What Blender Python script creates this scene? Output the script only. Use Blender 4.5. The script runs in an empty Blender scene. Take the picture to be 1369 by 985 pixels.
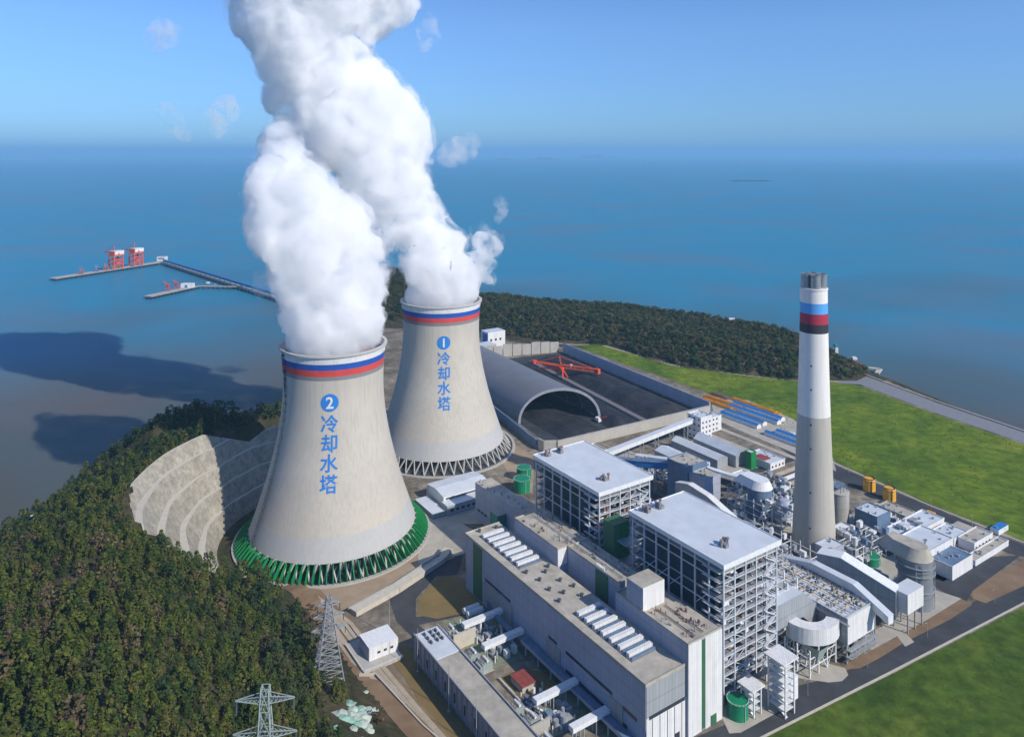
import bpy, math, random
import numpy as np
from mathutils import Vector, noise as mnoise
random.seed(7); np.random.seed(7)
S = bpy.context.scene
R = math.radians
# ---------------- camera: shift lens held level, horizon above the middle of the frame
cam = bpy.data.objects.new('camera', bpy.data.cameras.new('camera'))
S.collection.objects.link(cam)
cam.location = (0, 0, 290); cam.rotation_euler = (R(90), 0, 0)
cam.data.sensor_width = 36; cam.data.lens = 36 * 1000 / 1369
cam.data.shift_y = -(492.5 - 205) / 1369
cam.data.clip_start = 1; cam.data.clip_end = 200000
S.camera = cam
# ---------------- light
SUN = Vector((.80, -.60, 0)).normalized(); EL = R(36)
w = bpy.data.worlds.new('World'); S.world = w; w.use_nodes = True
nt = w.node_tree; bg = nt.nodes['Background']
sky = nt.nodes.new('ShaderNodeTexSky'); sky.sky_type = 'NISHITA'; sky.sun_disc = False
sky.sun_elevation = EL; sky.sun_rotation = math.atan2(SUN.x, SUN.y) % (2 * math.pi)
sky.air_density = 1.0; sky.dust_density = .1; sky.ozone_density = 3.0; sky.altitude = 0
hs = nt.nodes.new('ShaderNodeMix'); hs.data_type = 'RGBA'; hs.blend_type = 'MULTIPLY'
hs.inputs[0].default_value = 1
wtc = nt.nodes.new('ShaderNodeTexCoord'); wsp = nt.nodes.new('ShaderNodeSeparateXYZ'); wmr = nt.nodes.new('ShaderNodeMapRange'); wmx = nt.nodes.new('ShaderNodeMix'); wmx.data_type = 'RGBA'
nt.links.new(wtc.outputs['Generated'], wsp.inputs[0]); nt.links.new(wsp.outputs[2], wmr.inputs[0]); wmr.inputs[1].default_value = 0; wmr.inputs[2].default_value = .16
wmx.inputs[6].default_value = (.30, .53, .95, 1); wmx.inputs[7].default_value = (.55, .75, 1.08, 1)
nt.links.new(wmr.outputs[0], wmx.inputs[0]); nt.links.new(wmx.outputs[2], hs.inputs[7])
nt.links.new(sky.outputs[0], hs.inputs[6]); nt.links.new(hs.outputs[2], bg.inputs[0])
bg.inputs[1].default_value = .122
sl = bpy.data.lights.new('sun', 'SUN'); sl.energy = 4.3; sl.angle = R(.6); sl.color = (1, .93, .82)
so = bpy.data.objects.new('sun', sl); S.collection.objects.link(so)
sd = Vector((SUN.x * math.cos(EL), SUN.y * math.cos(EL), math.sin(EL)))
so.rotation_euler = sd.to_track_quat('Z', 'Y').to_euler(); so.location = (0, 0, 900)
S.view_settings.view_transform = 'Standard'; S.view_settings.look = 'None'
S.view_settings.exposure = 0.16; S.view_settings.gamma = 1
S.cycles.use_denoising = True
S.cycles.max_bounces = 20; S.cycles.volume_bounces = 20; S.cycles.diffuse_bounces = 3
S.cycles.glossy_bounces = 2; S.cycles.transmission_bounces = 2; S.cycles.transparent_max_bounces = 8
S.cycles.volume_step_rate = 2.0; S.cycles.volume_max_steps = 256
S.cycles.use_adaptive_sampling = True; S.cycles.adaptive_threshold = .02

# ---------------- frames.  plant frame: a runs along the halls, b across them
AX = Vector((.554, -.8325)); BX = Vector((.8325, .554)); TH = math.atan2(-.8325, .554)
def PW(a, b, z=0):
    v = AX * (a - 500) + BX * (b + 300); return Vector((v.x, v.y, z))
def W(x, y, z=0):
    Y = 1000 * (290 - z) / (y - 205.0); return (( x - 684.5) * Y / 1000, Y)
def Q(x, y, z=0):
    X, Y = W(x, y, z); return (X * AX.x + Y * AX.y + 500, X * BX.x + Y * BX.y - 300)
# ---------------- materials
def newmat(name):
    m = bpy.data.materials.new(name); m.use_nodes = True
    return m, m.node_tree.nodes, m.node_tree.links, m.node_tree.nodes['Principled BSDF']
def mat(name, col, rough=.7, var=.12, scale=.12, metal=0, seam=0, streak=0, bump=0, spec=.3, col2=None, seamz=0):
    m, N, L, B = newmat(name)
    B.inputs['Roughness'].default_value = rough; B.inputs['Metallic'].default_value = metal
    B.inputs['Specular IOR Level'].default_value = spec
    tc = N.new('ShaderNodeTexCoord'); out = None
    n = N.new('ShaderNodeTexNoise'); n.inputs['Scale'].default_value = scale; n.inputs['Detail'].default_value = 6
    n.inputs['Roughness'].default_value = .65
    L.new(tc.outputs['Object'], n.inputs['Vector'])
    mr = N.new('ShaderNodeMapRange'); mr.inputs[1].default_value = .3; mr.inputs[2].default_value = .7
    L.new(n.outputs[0], mr.inputs[0])
    mx = N.new('ShaderNodeMix'); mx.data_type = 'RGBA'
    c2 = col2 or tuple(min(1, c * (1 + var)) for c in col)
    c1 = col if col2 else tuple(c * (1 - var) for c in col)
    mx.inputs[6].default_value = (*c1, 1); mx.inputs[7].default_value = (*c2, 1)
    L.new(mr.outputs[0], mx.inputs[0]); out = mx.outputs[2]
    def mul(fac_socket, k):
        nonlocal out
        q = N.new('ShaderNodeMix'); q.data_type = 'RGBA'; q.blend_type = 'MULTIPLY'
        q.inputs[7].default_value = (k, k, k * 1.01, 1)
        L.new(fac_socket, q.inputs[0]); L.new(out, q.inputs[6]); out = q.outputs[2]
    def math_(op, a, b=None, v=None):
        q = N.new('ShaderNodeMath'); q.operation = op
        if isinstance(a, (int, float)): q.inputs[0].default_value = a
        else: L.new(a, q.inputs[0])
        if b is not None:
            if isinstance(b, (int, float)): q.inputs[1].default_value = b
            else: L.new(b, q.inputs[1])
        return q.outputs[0]
    sx = N.new('ShaderNodeSeparateXYZ'); L.new(tc.outputs['Object'], sx.inputs[0])
    if seam:
        s = math_('ADD', sx.outputs[0], sx.outputs[1])
        fr = math_('FRACT', math_('DIVIDE', s, seam))
        mul(math_('LESS_THAN', fr, .14), .82)
        # every panel its own slight tone
        fl = math_('FLOOR', math_('DIVIDE', s, seam))
        wn = N.new('ShaderNodeTexWhiteNoise'); wn.noise_dimensions = '1D'; L.new(fl, wn.inputs['W'])
        mul(math_('MULTIPLY', wn.outputs[0], .55), .84)
    if seamz:
        fr = math_('FRACT', math_('DIVIDE', sx.outputs[2], seamz)); mul(math_('LESS_THAN', fr, .1), .86)
    if streak:
        mp = N.new('ShaderNodeMapping'); mp.inputs['Scale'].default_value = (.9, .9, .035)
        L.new(tc.outputs['Object'], mp.inputs[0])
        n2 = N.new('ShaderNodeTexNoise'); n2.inputs['Scale'].default_value = .8; n2.inputs['Detail'].default_value = 5
        L.new(mp.outputs[0], n2.inputs['Vector'])
        m2 = N.new('ShaderNodeMapRange'); m2.inputs[1].default_value = .45; m2.inputs[2].default_value = .75
        L.new(n2.outputs[0], m2.inputs[0]); mul(math_('MULTIPLY', m2.outputs[0], streak), .72)
    L.new(out, B.inputs['Base Color'])
    if bump:
        bp = N.new('ShaderNodeBump'); bp.inputs['Strength'].default_value = .6; bp.inputs['Distance'].default_value = bump
        n3 = N.new('ShaderNodeTexNoise'); n3.inputs['Scale'].default_value = scale * 4; n3.inputs['Detail'].default_value = 4
        L.new(tc.outputs['Object'], n3.inputs['Vector']); L.new(n3.outputs[0], bp.inputs['Height'])
        L.new(bp.outputs[0], B.inputs['Normal'])
    return m
M = {}
M['white'] = mat('white_paint', (.74, .74, .73), .5, .06, .2, seam=1.6, streak=.5)
M['whites'] = mat('white_steel', (.70, .72, .73), .45, .12, .6)
M['roofwhite'] = mat('pale_roof', (.55, .59, .63), .55, .10, .09)
M['roofbeige'] = mat('beige_roof', (.40, .37, .31), .85, .26, .11, bump=.05)
M['greywall'] = mat('grey_cladding', (.34, .36, .38), .5, .05, .1, seam=2.2, streak=.6, seamz=9)
M['bluewall'] = mat('blue_grey_cladding', (.40, .43, .52), .5, .07, .1, seam=2.0, streak=.5, seamz=7)
M['lowwall'] = mat('pale_lower_cladding', (.36, .43, .55), .5, .06, .1, seam=3.0, streak=.5)
M['greenpanel'] = mat('green_cladding', (.045, .15, .075), .5, .1, .2, seam=1.5)
M['window'] = mat('dark_glazing', (.03, .04, .06), .15, .3, .5, spec=.6)
M['concrete'] = mat('concrete', (.42, .40, .36), .85, .1, .08, streak=.5, bump=.03)
M['pad'] = mat('concrete_pad', (.40, .37, .31), .9, .2, .07, bump=.03)
M['asphalt'] = mat('asphalt', (.052, .055, .06), .9, .3, .06, bump=.02)
M['kerb'] = mat('pale_kerb', (.5, .46, .38), .9, .1, .3)
M['earth'] = mat('bare_earth', (.17, .105, .06), .95, .3, .05, bump=.4, col2=(.27, .19, .115))
M['orangeearth'] = mat('sandy_earth', (.26, .19, .12), .95, .3, .05, bump=.2, col2=(.38, .30, .21))
M['dryyard'] = mat('dry_grass_yard', (.15, .12, .045), .95, .3, .07, bump=.2, col2=(.22, .15, .06))
M['path'] = mat('dusty_path', (.33, .27, .19), .95, .3, .1, bump=.1, col2=(.46, .40, .31))
M['gravelgreen'] = mat('green_gravel', (.13, .17, .10), .95, .3, .2, bump=.1, col2=(.26, .28, .19))
M['coal'] = mat('coal', (.012, .013, .017), .8, .4, .08, bump=1.2, col2=(.035, .037, .045))
M['coaldust'] = mat('coal_dust_ground', (.02, .023, .03), .95, .3, .05, col2=(.06, .065, .075))
M['arch'] = mat('grey_membrane', (.17, .175, .19), .5, .1, .04, streak=.4)
M['orange'] = mat('orange_paint', (.70, .10, .03), .5, .15, .3)
M['orangestock'] = mat('orange_pipe', (.62, .27, .03), .6, .3, .3)
M['blueroof'] = mat('blue_sheet_roof', (.03, .19, .50), .5, .15, .2, seam=2)
M['bluesteel'] = mat('blue_grey_steel', (.13, .20, .30), .5, .2, .15, seam=2.5)
M['greentank'] = mat('green_tank_paint', (.01, .21, .10), .45, .1, .3)
M['teal'] = mat('teal_steel', (.05, .25, .20), .5, .2, .3)
M['yellow'] = mat('yellow_silo_paint', (.75, .38, .03), .5, .1, .3, seam=0)
M['silo'] = mat('grey_silo_cladding', (.20, .22, .24), .5, .1, .1, streak=.6, seamz=4)
M['csilo'] = mat('concrete_silo', (.36, .35, .31), .8, .1, .1, streak=.7, seamz=5)
M['darkcasing'] = mat('dark_boiler_casing', (.035, .05, .075), .6, .4, .12, seam=3, seamz=5)
M['framesteel'] = mat('blue_grey_steelwork', (.54, .58, .63), .5, .12, .5)
M['steel'] = mat('galvanised_steel', (.38, .40, .42), .45, .15, .4, metal=.3)
M['darksteel'] = mat('dark_steel', (.08, .09, .10), .6, .3, .3)
M['rust'] = mat('brown_pipework', (.25, .15, .12), .7, .3, .5)
M['red'] = mat('red_brown_roof', (.25, .06, .05), .7, .2, .3)
M['blue'] = mat('blue_band', (.02, .09, .38), .6, .08, .2)
M['redband'] = mat('red_band', (.58, .07, .06), .6, .1, .2)
M['whiteband'] = mat('white_band', (.70, .70, .68), .6, .06, .2, streak=.7)
M['greyband'] = mat('grey_band', (.22, .22, .23), .7, .08, .2)
M['shell'] = mat('tower_concrete', (.49, .455, .39), .85, .06, .03, streak=.5)
M['shellbase'] = mat('tower_lower_concrete', (.44, .44, .43), .85, .04, .04, streak=.3)
M['letters'] = mat('blue_lettering', (.03, .20, .58), .6, .06, .3)
M['green'] = mat('green_windbreak', (.012, .20, .055), .5, .12, .3)
M['chimgrey'] = mat('chimney_concrete', (.45, .425, .37), .85, .06, .05, streak=.4)
M['chimwhite'] = mat('chimney_white', (.76, .74, .70), .6, .04, .05, streak=.4)
M['chimblue'] = mat('chimney_light_blue', (.10, .36, .75), .6, .05, .1)
M['chimred'] = mat('chimney_red', (.38, .03, .06), .6, .08, .1)
M['chimblack'] = mat('chimney_black', (.04, .035, .045), .6, .1, .1)
M['flue'] = mat('flue_steel', (.33, .35, .36), .4, .12, .3, metal=.5)
M['slope'] = mat('sprayed_concrete_slope', (.23, .215, .175), .95, .15, .16, bump=1.2, streak=1.0, col2=(.43, .40, .33))
M['bench'] = mat('bench_concrete', (.50, .47, .40), .9, .1, .2)
M['bark'] = mat('bark', (.10, .075, .05), .9, .2, 1)
M['rockpale'] = mat('pale_green_rock', (.30, .38, .31), .9, .25, .3, bump=.3, col2=(.52, .58, .50))
M['greygreen'] = mat('grey_green_steel', (.30, .36, .34), .5, .15, .5)
M['tarp'] = mat('pale_green_cover', (.24, .40, .33), .7, .2, .3, bump=.2)

# foliage: tones change from crown to crown
def foliage(name, cols, sc=.10, tr=.25):
    m, N, L, B = newmat(name); B.inputs['Roughness'].default_value = .75; B.inputs['Specular IOR Level'].default_value = .15
    g = N.new('ShaderNodeNewGeometry')
    def ns(scale, det=1):
        n = N.new('ShaderNodeTexNoise'); n.inputs['Scale'].default_value = scale; n.inputs['Detail'].default_value = det
        L.new(g.outputs['Position'], n.inputs['Vector']); return n.outputs[0]
    rp = N.new('ShaderNodeValToRGB'); L.new(ns(sc), rp.inputs[0])
    e = rp.color_ramp.elements; e[0].position = .33; e[0].color = (*cols[0], 1); e[1].position = .68; e[1].color = (*cols[-1], 1)
    for i, c in enumerate(cols[1:-1]):
        k = e.new(.33 + .35 * (i + 1) / (len(cols) - 1)); k.color = (*c, 1)
    mx = N.new('ShaderNodeMix'); mx.data_type = 'RGBA'; mx.blend_type = 'MULTIPLY'
    mr = N.new('ShaderNodeMapRange'); mr.inputs[1].default_value = .35; mr.inputs[2].default_value = .65
    mr.inputs[3].default_value = .65; mr.inputs[4].default_value = 1.35; L.new(ns(.9, 2), mr.inputs[0])
    L.new(rp.outputs[0], mx.inputs[6]); mx.inputs[0].default_value = 1
    cb = N.new('ShaderNodeCombineColor'); [L.new(mr.outputs[0], cb.inputs[i]) for i in range(3)]
    L.new(cb.outputs[0], mx.inputs[7]); L.new(mx.outputs[2], B.inputs['Base Color'])
    return m
M['leaf'] = foliage('leaf_green', [(.024, .046, .010), (.050, .076, .012), (.086, .100, .016), (.052, .070, .016), (.108, .098, .026)])
M['leafdark'] = foliage('leaf_dark', [(.018, .036, .013), (.030, .052, .016), (.055, .062, .022)], .05)
M['leafbrown'] = foliage('leaf_brown', [(.07, .05, .03), (.10, .075, .04), (.13, .10, .05)])
M['turf'] = foliage('grass_tufts', [(.10, .19, .018), (.15, .24, .022), (.24, .29, .035)], .02)

# terrain and field materials in world position
def ground_mat(name, stops, sc, sc2, bump=1.0, bsc=.3):
    m, N, L, B = newmat(name); B.inputs['Roughness'].default_value = .95; B.inputs['Specular IOR Level'].default_value = .1
    g = N.new('ShaderNodeNewGeometry')
    def ns(scale, det=6, dist=0):
        n = N.new('ShaderNodeTexNoise'); n.inputs['Scale'].default_value = scale; n.inputs['Detail'].default_value = det
        n.inputs['Roughness'].default_value = .62; n.inputs['Distortion'].default_value = dist
        L.new(g.outputs['Position'], n.inputs['Vector']); return n.outputs[0]
    rp = N.new('ShaderNodeValToRGB'); L.new(ns(sc, 7, .6), rp.inputs[0]); e = rp.color_ramp.elements
    e[0].position = stops[0][0]; e[0].color = (*stops[0][1], 1); e[1].position = stops[-1][0]; e[1].color = (*stops[-1][1], 1)
    for p, c in stops[1:-1]: k = e.new(p); k.color = (*c, 1)
    mr = N.new('ShaderNodeMapRange'); mr.inputs[1].default_value = .35; mr.inputs[2].default_value = .65
    mr.inputs[3].default_value = .72; mr.inputs[4].default_value = 1.28; L.new(ns(sc2, 4), mr.inputs[0])
    cb = N.new('ShaderNodeCombineColor'); [L.new(mr.outputs[0], cb.inputs[i]) for i in range(3)]
    mx = N.new('ShaderNodeMix'); mx.data_type = 'RGBA'; mx.blend_type = 'MULTIPLY'; mx.inputs[0].default_value = 1
    L.new(rp.outputs[0], mx.inputs[6]); L.new(cb.outputs[0], mx.inputs[7]); L.new(mx.outputs[2], B.inputs['Base Color'])
    bp = N.new('ShaderNodeBump'); bp.inputs['Strength'].default_value = .7; bp.inputs['Distance'].default_value = bump
    L.new(ns(bsc, 5), bp.inputs['Height']); L.new(bp.outputs[0], B.inputs['Normal'])
    return m
M['grass'] = ground_mat('grass_field', [(.26, (.045, .080, .010)), (.42, (.085, .140, .011)), (.56, (.125, .180, .013)), (.68, (.19, .22, .022)), (.80, (.26, .23, .07))], .013, .09, 1.0, .25)
M['grassdark'] = ground_mat('near_grass_field', [(.28, (.030, .055, .010)), (.43, (.052, .092, .012)), (.56, (.078, .120, .015)), (.70, (.13, .155, .025))], .02, .12, .8, .3)
M['soil'] = ground_mat('hill_ground', [(.30, (.03, .035, .015)), (.5, (.06, .055, .028)), (.62, (.10, .075, .045)), (.75, (.24, .15, .085))], .03, .15, 1.5, .3)
M['yard'] = ground_mat('plant_ground', [(.3, (.10, .085, .06)), (.5, (.18, .155, .12)), (.7, (.30, .26, .20))], .03, .2, .2, .4)

# ---------------- mesh builder
class MB:
    def __init__(s): s.v = []; s.f = []; s.m = []; s.mi = 0; s.g = []
    def piece(s): s.g.append((len(s.v), len(s.f))); return s
    def add(s, vs, fs, mi=None):
        o = len(s.v); s.v += [tuple(v) for v in vs]; s.f += [tuple(i + o for i in f) for f in fs]
        s.m += [s.mi if mi is None else mi] * len(fs); return s
    def box(s, x0, x1, y0, y1, z0, z1, mi=None, top=None):
        vs = [(x, y, z) for z in (z0, z1) for x, y in ((x0, y0), (x1, y0), (x1, y1), (x0, y1))]
        s.add(vs, [(3, 2, 1, 0), (0, 1, 5, 4), (1, 2, 6, 5), (2, 3, 7, 6), (3, 0, 4, 7)], mi)
        s.add(vs[4:], [(0, 1, 2, 3)], mi if top is None else top); return s
    def beam(s, p, q, w, h=None, mi=None):
        p = Vector(p); q = Vector(q); h = h or w; d = (q - p)
        if d.length < 1e-6: return s
        d.normalize(); u = d.cross(Vector((0, 0, 1)))
        if u.length < 1e-3: u = Vector((1, 0, 0))
        u.normalize(); n = u.cross(d); vs = []
        for c in (p, q):
            for i, j in ((-1, -1), (1, -1), (1, 1), (-1, 1)): vs.append(c + u * i * w / 2 + n * j * h / 2)
        return s.add(vs, [(0, 1, 2, 3), (7, 6, 5, 4), (0, 4, 5, 1), (1, 5, 6, 2), (2, 6, 7, 3), (3, 7, 4, 0)], mi)
    def lathe(s, cx, cy, prof, n=32, mi=None, cap=True, a0=0, a1=2 * math.pi):
        full = abs(a1 - a0 - 2 * math.pi) < 1e-6; k = n if full else n + 1; vs = []
        for r, z in prof:
            for i in range(k):
                t = a0 + (a1 - a0) * i / n; vs.append((cx + r * math.cos(t), cy + r * math.sin(t), z))
        fs = []
        for j in range(len(prof) - 1):
            for i in range(n):
                i2 = (i + 1) % k; fs.append((j * k + i, j * k + i2, (j + 1) * k + i2, (j + 1) * k + i))
        if cap and full:
            fs.append(tuple(range((len(prof) - 1) * k, len(prof) * k))); fs.append(tuple(reversed(range(k))))
        return s.add(vs, fs, mi)
    def cyl(s, cx, cy, r, z0, z1, n=24, mi=None, r2=None): return s.lathe(cx, cy, [(r, z0), (r if r2 is None else r2, z1)], n, mi)
    def tube(s, pts, r, n=8, mi=None):
        pts = [Vector(p) for p in pts]; vs = []
        for i, p in enumerate(pts):
            d = (pts[min(i + 1, len(pts) - 1)] - pts[max(i - 1, 0)]).normalized()
            u = d.cross(Vector((0, 0, 1)))
            if u.length < 1e-3: u = Vector((1, 0, 0))
            u.normalize(); w_ = u.cross(d)
            for k in range(n):
                t = 2 * math.pi * k / n; vs.append(p + u * r * math.cos(t) + w_ * r * math.sin(t))
        fs = [(i * n + k, (i + 1) * n + k, (i + 1) * n + (k + 1) % n, i * n + (k + 1) % n) for i in range(len(pts) - 1) for k in range(n)]
        fs += [tuple(range(n)), tuple(reversed(range((len(pts) - 1) * n, len(pts) * n)))]
        return s.add(vs, fs, mi)
    def prism(s, poly, z0, z1, mi=None, top=None):
        n = len(poly); A_ = sum(poly[i][0] * poly[(i + 1) % n][1] - poly[(i + 1) % n][0] * poly[i][1] for i in range(n))
        if A_ < 0: poly = poly[::-1]
        vs = [(x, y, z0) for x, y in poly] + [(x, y, z1) for x, y in poly]
        s.add(vs, [tuple(reversed(range(n)))] + [(i, (i + 1) % n, n + (i + 1) % n, n + i) for i in range(n)], mi)
        return s.add([(x, y, z1) for x, y in poly], [tuple(range(n))], mi if top is None else top)
    def gable(s, x0, x1, y0, y1, z0, z1, zr, axis='x', mi=None, top=1):
        "walls to z1, ridge at zr along axis"
        if axis == 'x':
            ym = (y0 + y1) / 2
            vs = [(x0, y0, z0), (x1, y0, z0), (x1, y1, z0), (x0, y1, z0), (x0, y0, z1), (x1, y0, z1), (x1, y1, z1), (x0, y1, z1), (x0, ym, zr), (x1, ym, zr)]
            s.add(vs, [(0, 1, 5, 4), (2, 3, 7, 6), (1, 2, 6, 9, 5), (3, 0, 4, 8, 7)], mi)
            s.add(vs, [(4, 5, 9, 8), (6, 7, 8, 9)], top)
        else:
            xm = (x0 + x1) / 2
            vs = [(x0, y0, z0), (x1, y0, z0), (x1, y1, z0), (x0, y1, z0), (x0, y0, z1), (x1, y0, z1), (x1, y1, z1), (x0, y1, z1), (xm, y0, zr), (xm, y1, zr)]
            s.add(vs, [(1, 2, 6, 5), (3, 0, 4, 7), (0, 1, 5, 8, 4), (2, 3, 7, 9, 6)], mi)
            s.add(vs, [(5, 6, 9, 8), (7, 4, 8, 9)], top)
        return s
    def mesh(s, name, mats, off=(0, 0, 0), smooth=False):
        me = bpy.data.meshes.new(name); o = Vector(off)
        me.from_pydata([tuple(Vector(v) - o) for v in s.v], [], s.f)
        for m in (mats if isinstance(mats, (list, tuple)) else [mats]): me.materials.append(M[m] if isinstance(m, str) else m)
        if any(s.m): me.polygons.foreach_set('material_index', s.m)
        if smooth: me.polygons.foreach_set('use_smooth', [True] * len(me.polygons)); me.update(); me.set_sharp_from_angle(angle=R(32))
        return me
def link(o): S.collection.objects.link(o); return o
OFF = {}
def settags(o, label, cat, group=None, kind=None):
    if label: o['label'] = label
    if cat: o['category'] = cat
    if group: o['group'] = group
    if kind: o['kind'] = kind
    return o
def place(o, org, frame):
    org = Vector(org if len(org) == 3 else (*org, 0))
    if frame == 'P': o.location = PW(*org); o.rotation_euler = (0, 0, TH)
    else: o.location = org
    OFF[o.name] = org; return o
def thing(name, label, cat, org, frame='P', group=None):
    return settags(place(link(bpy.data.objects.new(name, None)), org, frame), label, cat, group)
def part(par, name, mb, mats, smooth=False):
    root = par
    off = OFF[par.name]
    o = link(bpy.data.objects.new(name, mb.mesh(name, mats, off, smooth))); o.parent = par; OFF[o.name] = off
    return o
def parts(par, name, mb, mats):
    "every piece begun with mb.piece() becomes a part of its own"
    g = mb.g + [(len(mb.v), len(mb.f))]; out = []
    for i in range(len(g) - 1):
        (v0, f0), (v1, f1) = g[i], g[i + 1]
        if v1 == v0: continue
        k = MB(); k.v = mb.v[v0:v1]; k.f = [tuple(j - v0 for j in f) for f in mb.f[f0:f1]]; k.m = mb.m[f0:f1]
        out.append(part(par, name, k, mats))
    return out
def solo(name, mb, mats, label, cat, org, frame='P', group=None, kind=None, smooth=False):
    org = Vector(org if len(org) == 3 else (*org, 0))
    o = link(bpy.data.objects.new(name, mb.mesh(name, mats, org, smooth))); place(o, org, frame)
    return settags(o, label, cat, group, kind)
def struct(name, mb, mats, frame='W', smooth=False):
    return solo(name, mb, mats, None, None, (0, 0, 0) if frame == 'W' else (0, 0, 0), frame, kind='structure', smooth=smooth)
def copy_thing(o, loc, label=None, rz=None):
    c = o.copy(); link(c); c.location = loc; OFF[c.name] = OFF[o.name]
    if rz is not None: c.rotation_euler = (0, 0, rz)
    if label: c['label'] = label
    for ch in list(o.children):
        d = ch.copy(); link(d); d.parent = c
        for g in ch.children:
            e = g.copy(); link(e); e.parent = d
    return c
# ================= TERRAIN, SEA, GROUND SHEETS
def psdf(poly, X, Y):
    "distance to a polygon's outline, positive inside"
    P_ = np.array(poly, float); d = np.full(X.shape, 1e9); ins = np.zeros(X.shape, bool); n = len(P_)
    for i in range(n):
        a = P_[i]; b = P_[(i + 1) % n]; e = b - a
        wx = X - a[0]; wy = Y - a[1]; t = np.clip((wx * e[0] + wy * e[1]) / (e @ e), 0, 1)
        d = np.minimum(d, np.hypot(wx - t * e[0], wy - t * e[1]))
        c = ((a[1] > Y) != (b[1] > Y)) & (X < (b[0] - a[0]) * (Y - a[1]) / (b[1] - a[1] + 1e-12) + a[0])
        ins ^= c
    return np.where(ins, d, -d)
LAND = [(-455, -300), (-440, 150), (-405, 400), (-392, 565), (-388, 640), (-372, 700), (-335, 745), (-292, 768), (-266, 757), (-238, 800), (-232, 900),
        (-262, 1050), (-330, 1240), (-380, 1400), (-390, 1560), (-250, 1640), (-120, 1560), (-40, 1460), (60, 1410), (200, 1370),
        (330, 1280), (430, 1170), (472, 1080), (486, 1000), (500, 962), (536, 784 + 12), (640, 560), (760, 300), (905, 0), (1060, -300)]
HILLA = [(95, 150), (40, 240), (-46, 368), (-85, 414), (-141, 492), (-186, 520), (-222, 545), (-222, 600), (-200, 640), (-165, 665), (-150, 690),
         (-158, 760), (-160, 860), (-400, 900), (-600, 700), (-600, -350), (120, -350)]
HILLC = [(-700, 1340), (-230, 1290), (-150, 1275), (-40, 1200), (63, 1150), (146, 1128), (190, 1060), (240, 1010), (357, 956), (440, 955), (476, 985), (560, 1010),
         (560, 1500), (-100, 1800), (-700, 1800)]
T2 = (-136, 571); T1 = (-70, 740)
TA = [90, 105, 120, 133, 142, 152, 165, 175, 203, 225, 250]
TZ = [12, 32, 50, 50, 43, 52, 64, 63, 61, 52, 20]
TR = [96, 104, 112, 113, 112, 112, 116, 122, 137, 142, 120]
def nz(X, Y, s, seed):
    r = np.zeros(X.shape)
    rs = np.random.RandomState(seed)
    for k in range(10):
        f = s * 2 ** (k % 4) * (.7 + .6 * rs.rand()); an = rs.rand() * 6.28; ph = rs.rand() * 6.28
        r += np.sin((X * math.cos(an) + Y * math.sin(an)) * f + ph + 1.5 * np.sin((X * math.sin(an) - Y * math.cos(an)) * f * .6 + ph * 2)) / 2 ** (k % 4)
    return r / 4
def height(X, Y):
    dc = psdf(LAND, X, Y); da = psdf(HILLA, X, Y); dh = psdf(HILLC, X, Y)
    bump_ = 9 * np.exp(-((X + 222) ** 2 + (Y - 462) ** 2) / 2 / 42 ** 2) * np.clip(da / 40, 0, 1)
    cap = 58 + bump_ + np.clip(450 - Y, 0, 400) * .17 + 5 * nz(X, Y, .03, 3)
    ha = np.clip(da, 0, None) * (.60 + .10 * nz(X, Y, .02, 5))
    r = np.hypot(X - T2[0], Y - T2[1]); th = np.degrees(np.arctan2(Y - T2[1], X - T2[0])) % 360
    zt = np.interp(th, TA, TZ, left=0, right=0); rr = np.interp(th, TA, TR, left=96, right=110)
    wt = (th > 90) & (th < 250)
    ha = np.where(wt & (r > rr - 2), np.maximum(ha, zt + .5 - np.where(th < 158, .75, .30) * np.clip(r - rr, 0, None)), ha)
    ha = np.minimum(ha, cap)
    inside = wt & (r < rr - .5)
    ha = np.where(inside, np.minimum(ha, (r - 84) / (rr - 84) * zt - 5), ha)
    ha = ha + bump_ * (ha > 5) * ~inside
    hc = np.minimum(np.clip(dh, 0, None) * .32, np.clip(20 + 26 * np.clip((-60 - X) / 120, 0, 1) + 4 * nz(X, Y, .02, 9), 8, 60))
    h = np.maximum(ha, hc)
    h = np.where((th > 90) & (th < 250) & (r < 84), np.minimum(h, -.4), h)
    # rough ground on the hills only
    h = np.where(h > 2, h + 1.6 * nz(X, Y, .12, 12), h)
    slope = np.where((X > 440), .45, np.where((X < -150) & (Y < 640), .5, .75))
    coast = -9.5 + np.clip(dc + 8, 0, None) * slope + 1.5 * nz(X, Y, .08, 2) * (np.abs(dc) < 40) * (X < 440)
    h = np.minimum(h, coast)
    return np.where(dc < -8, -10.0, np.clip(h, -10, None))
def grid_mesh(name, x0, x1, y0, y1, st, hf, off=0):
    xs = np.arange(x0, x1 + st, st); ys = np.arange(y0, y1 + st, st)
    X, Y = np.meshgrid(xs, ys); Z = hf(X, Y) + off
    nx, ny = len(xs), len(ys)
    co = np.stack([X, Y, Z], -1).reshape(-1, 3)
    i = np.arange(ny - 1)[:, None] * nx + np.arange(nx - 1)[None]
    f = np.stack([i, i + 1, i + nx + 1, i + nx], -1).reshape(-1, 4)
    return co, f
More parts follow.
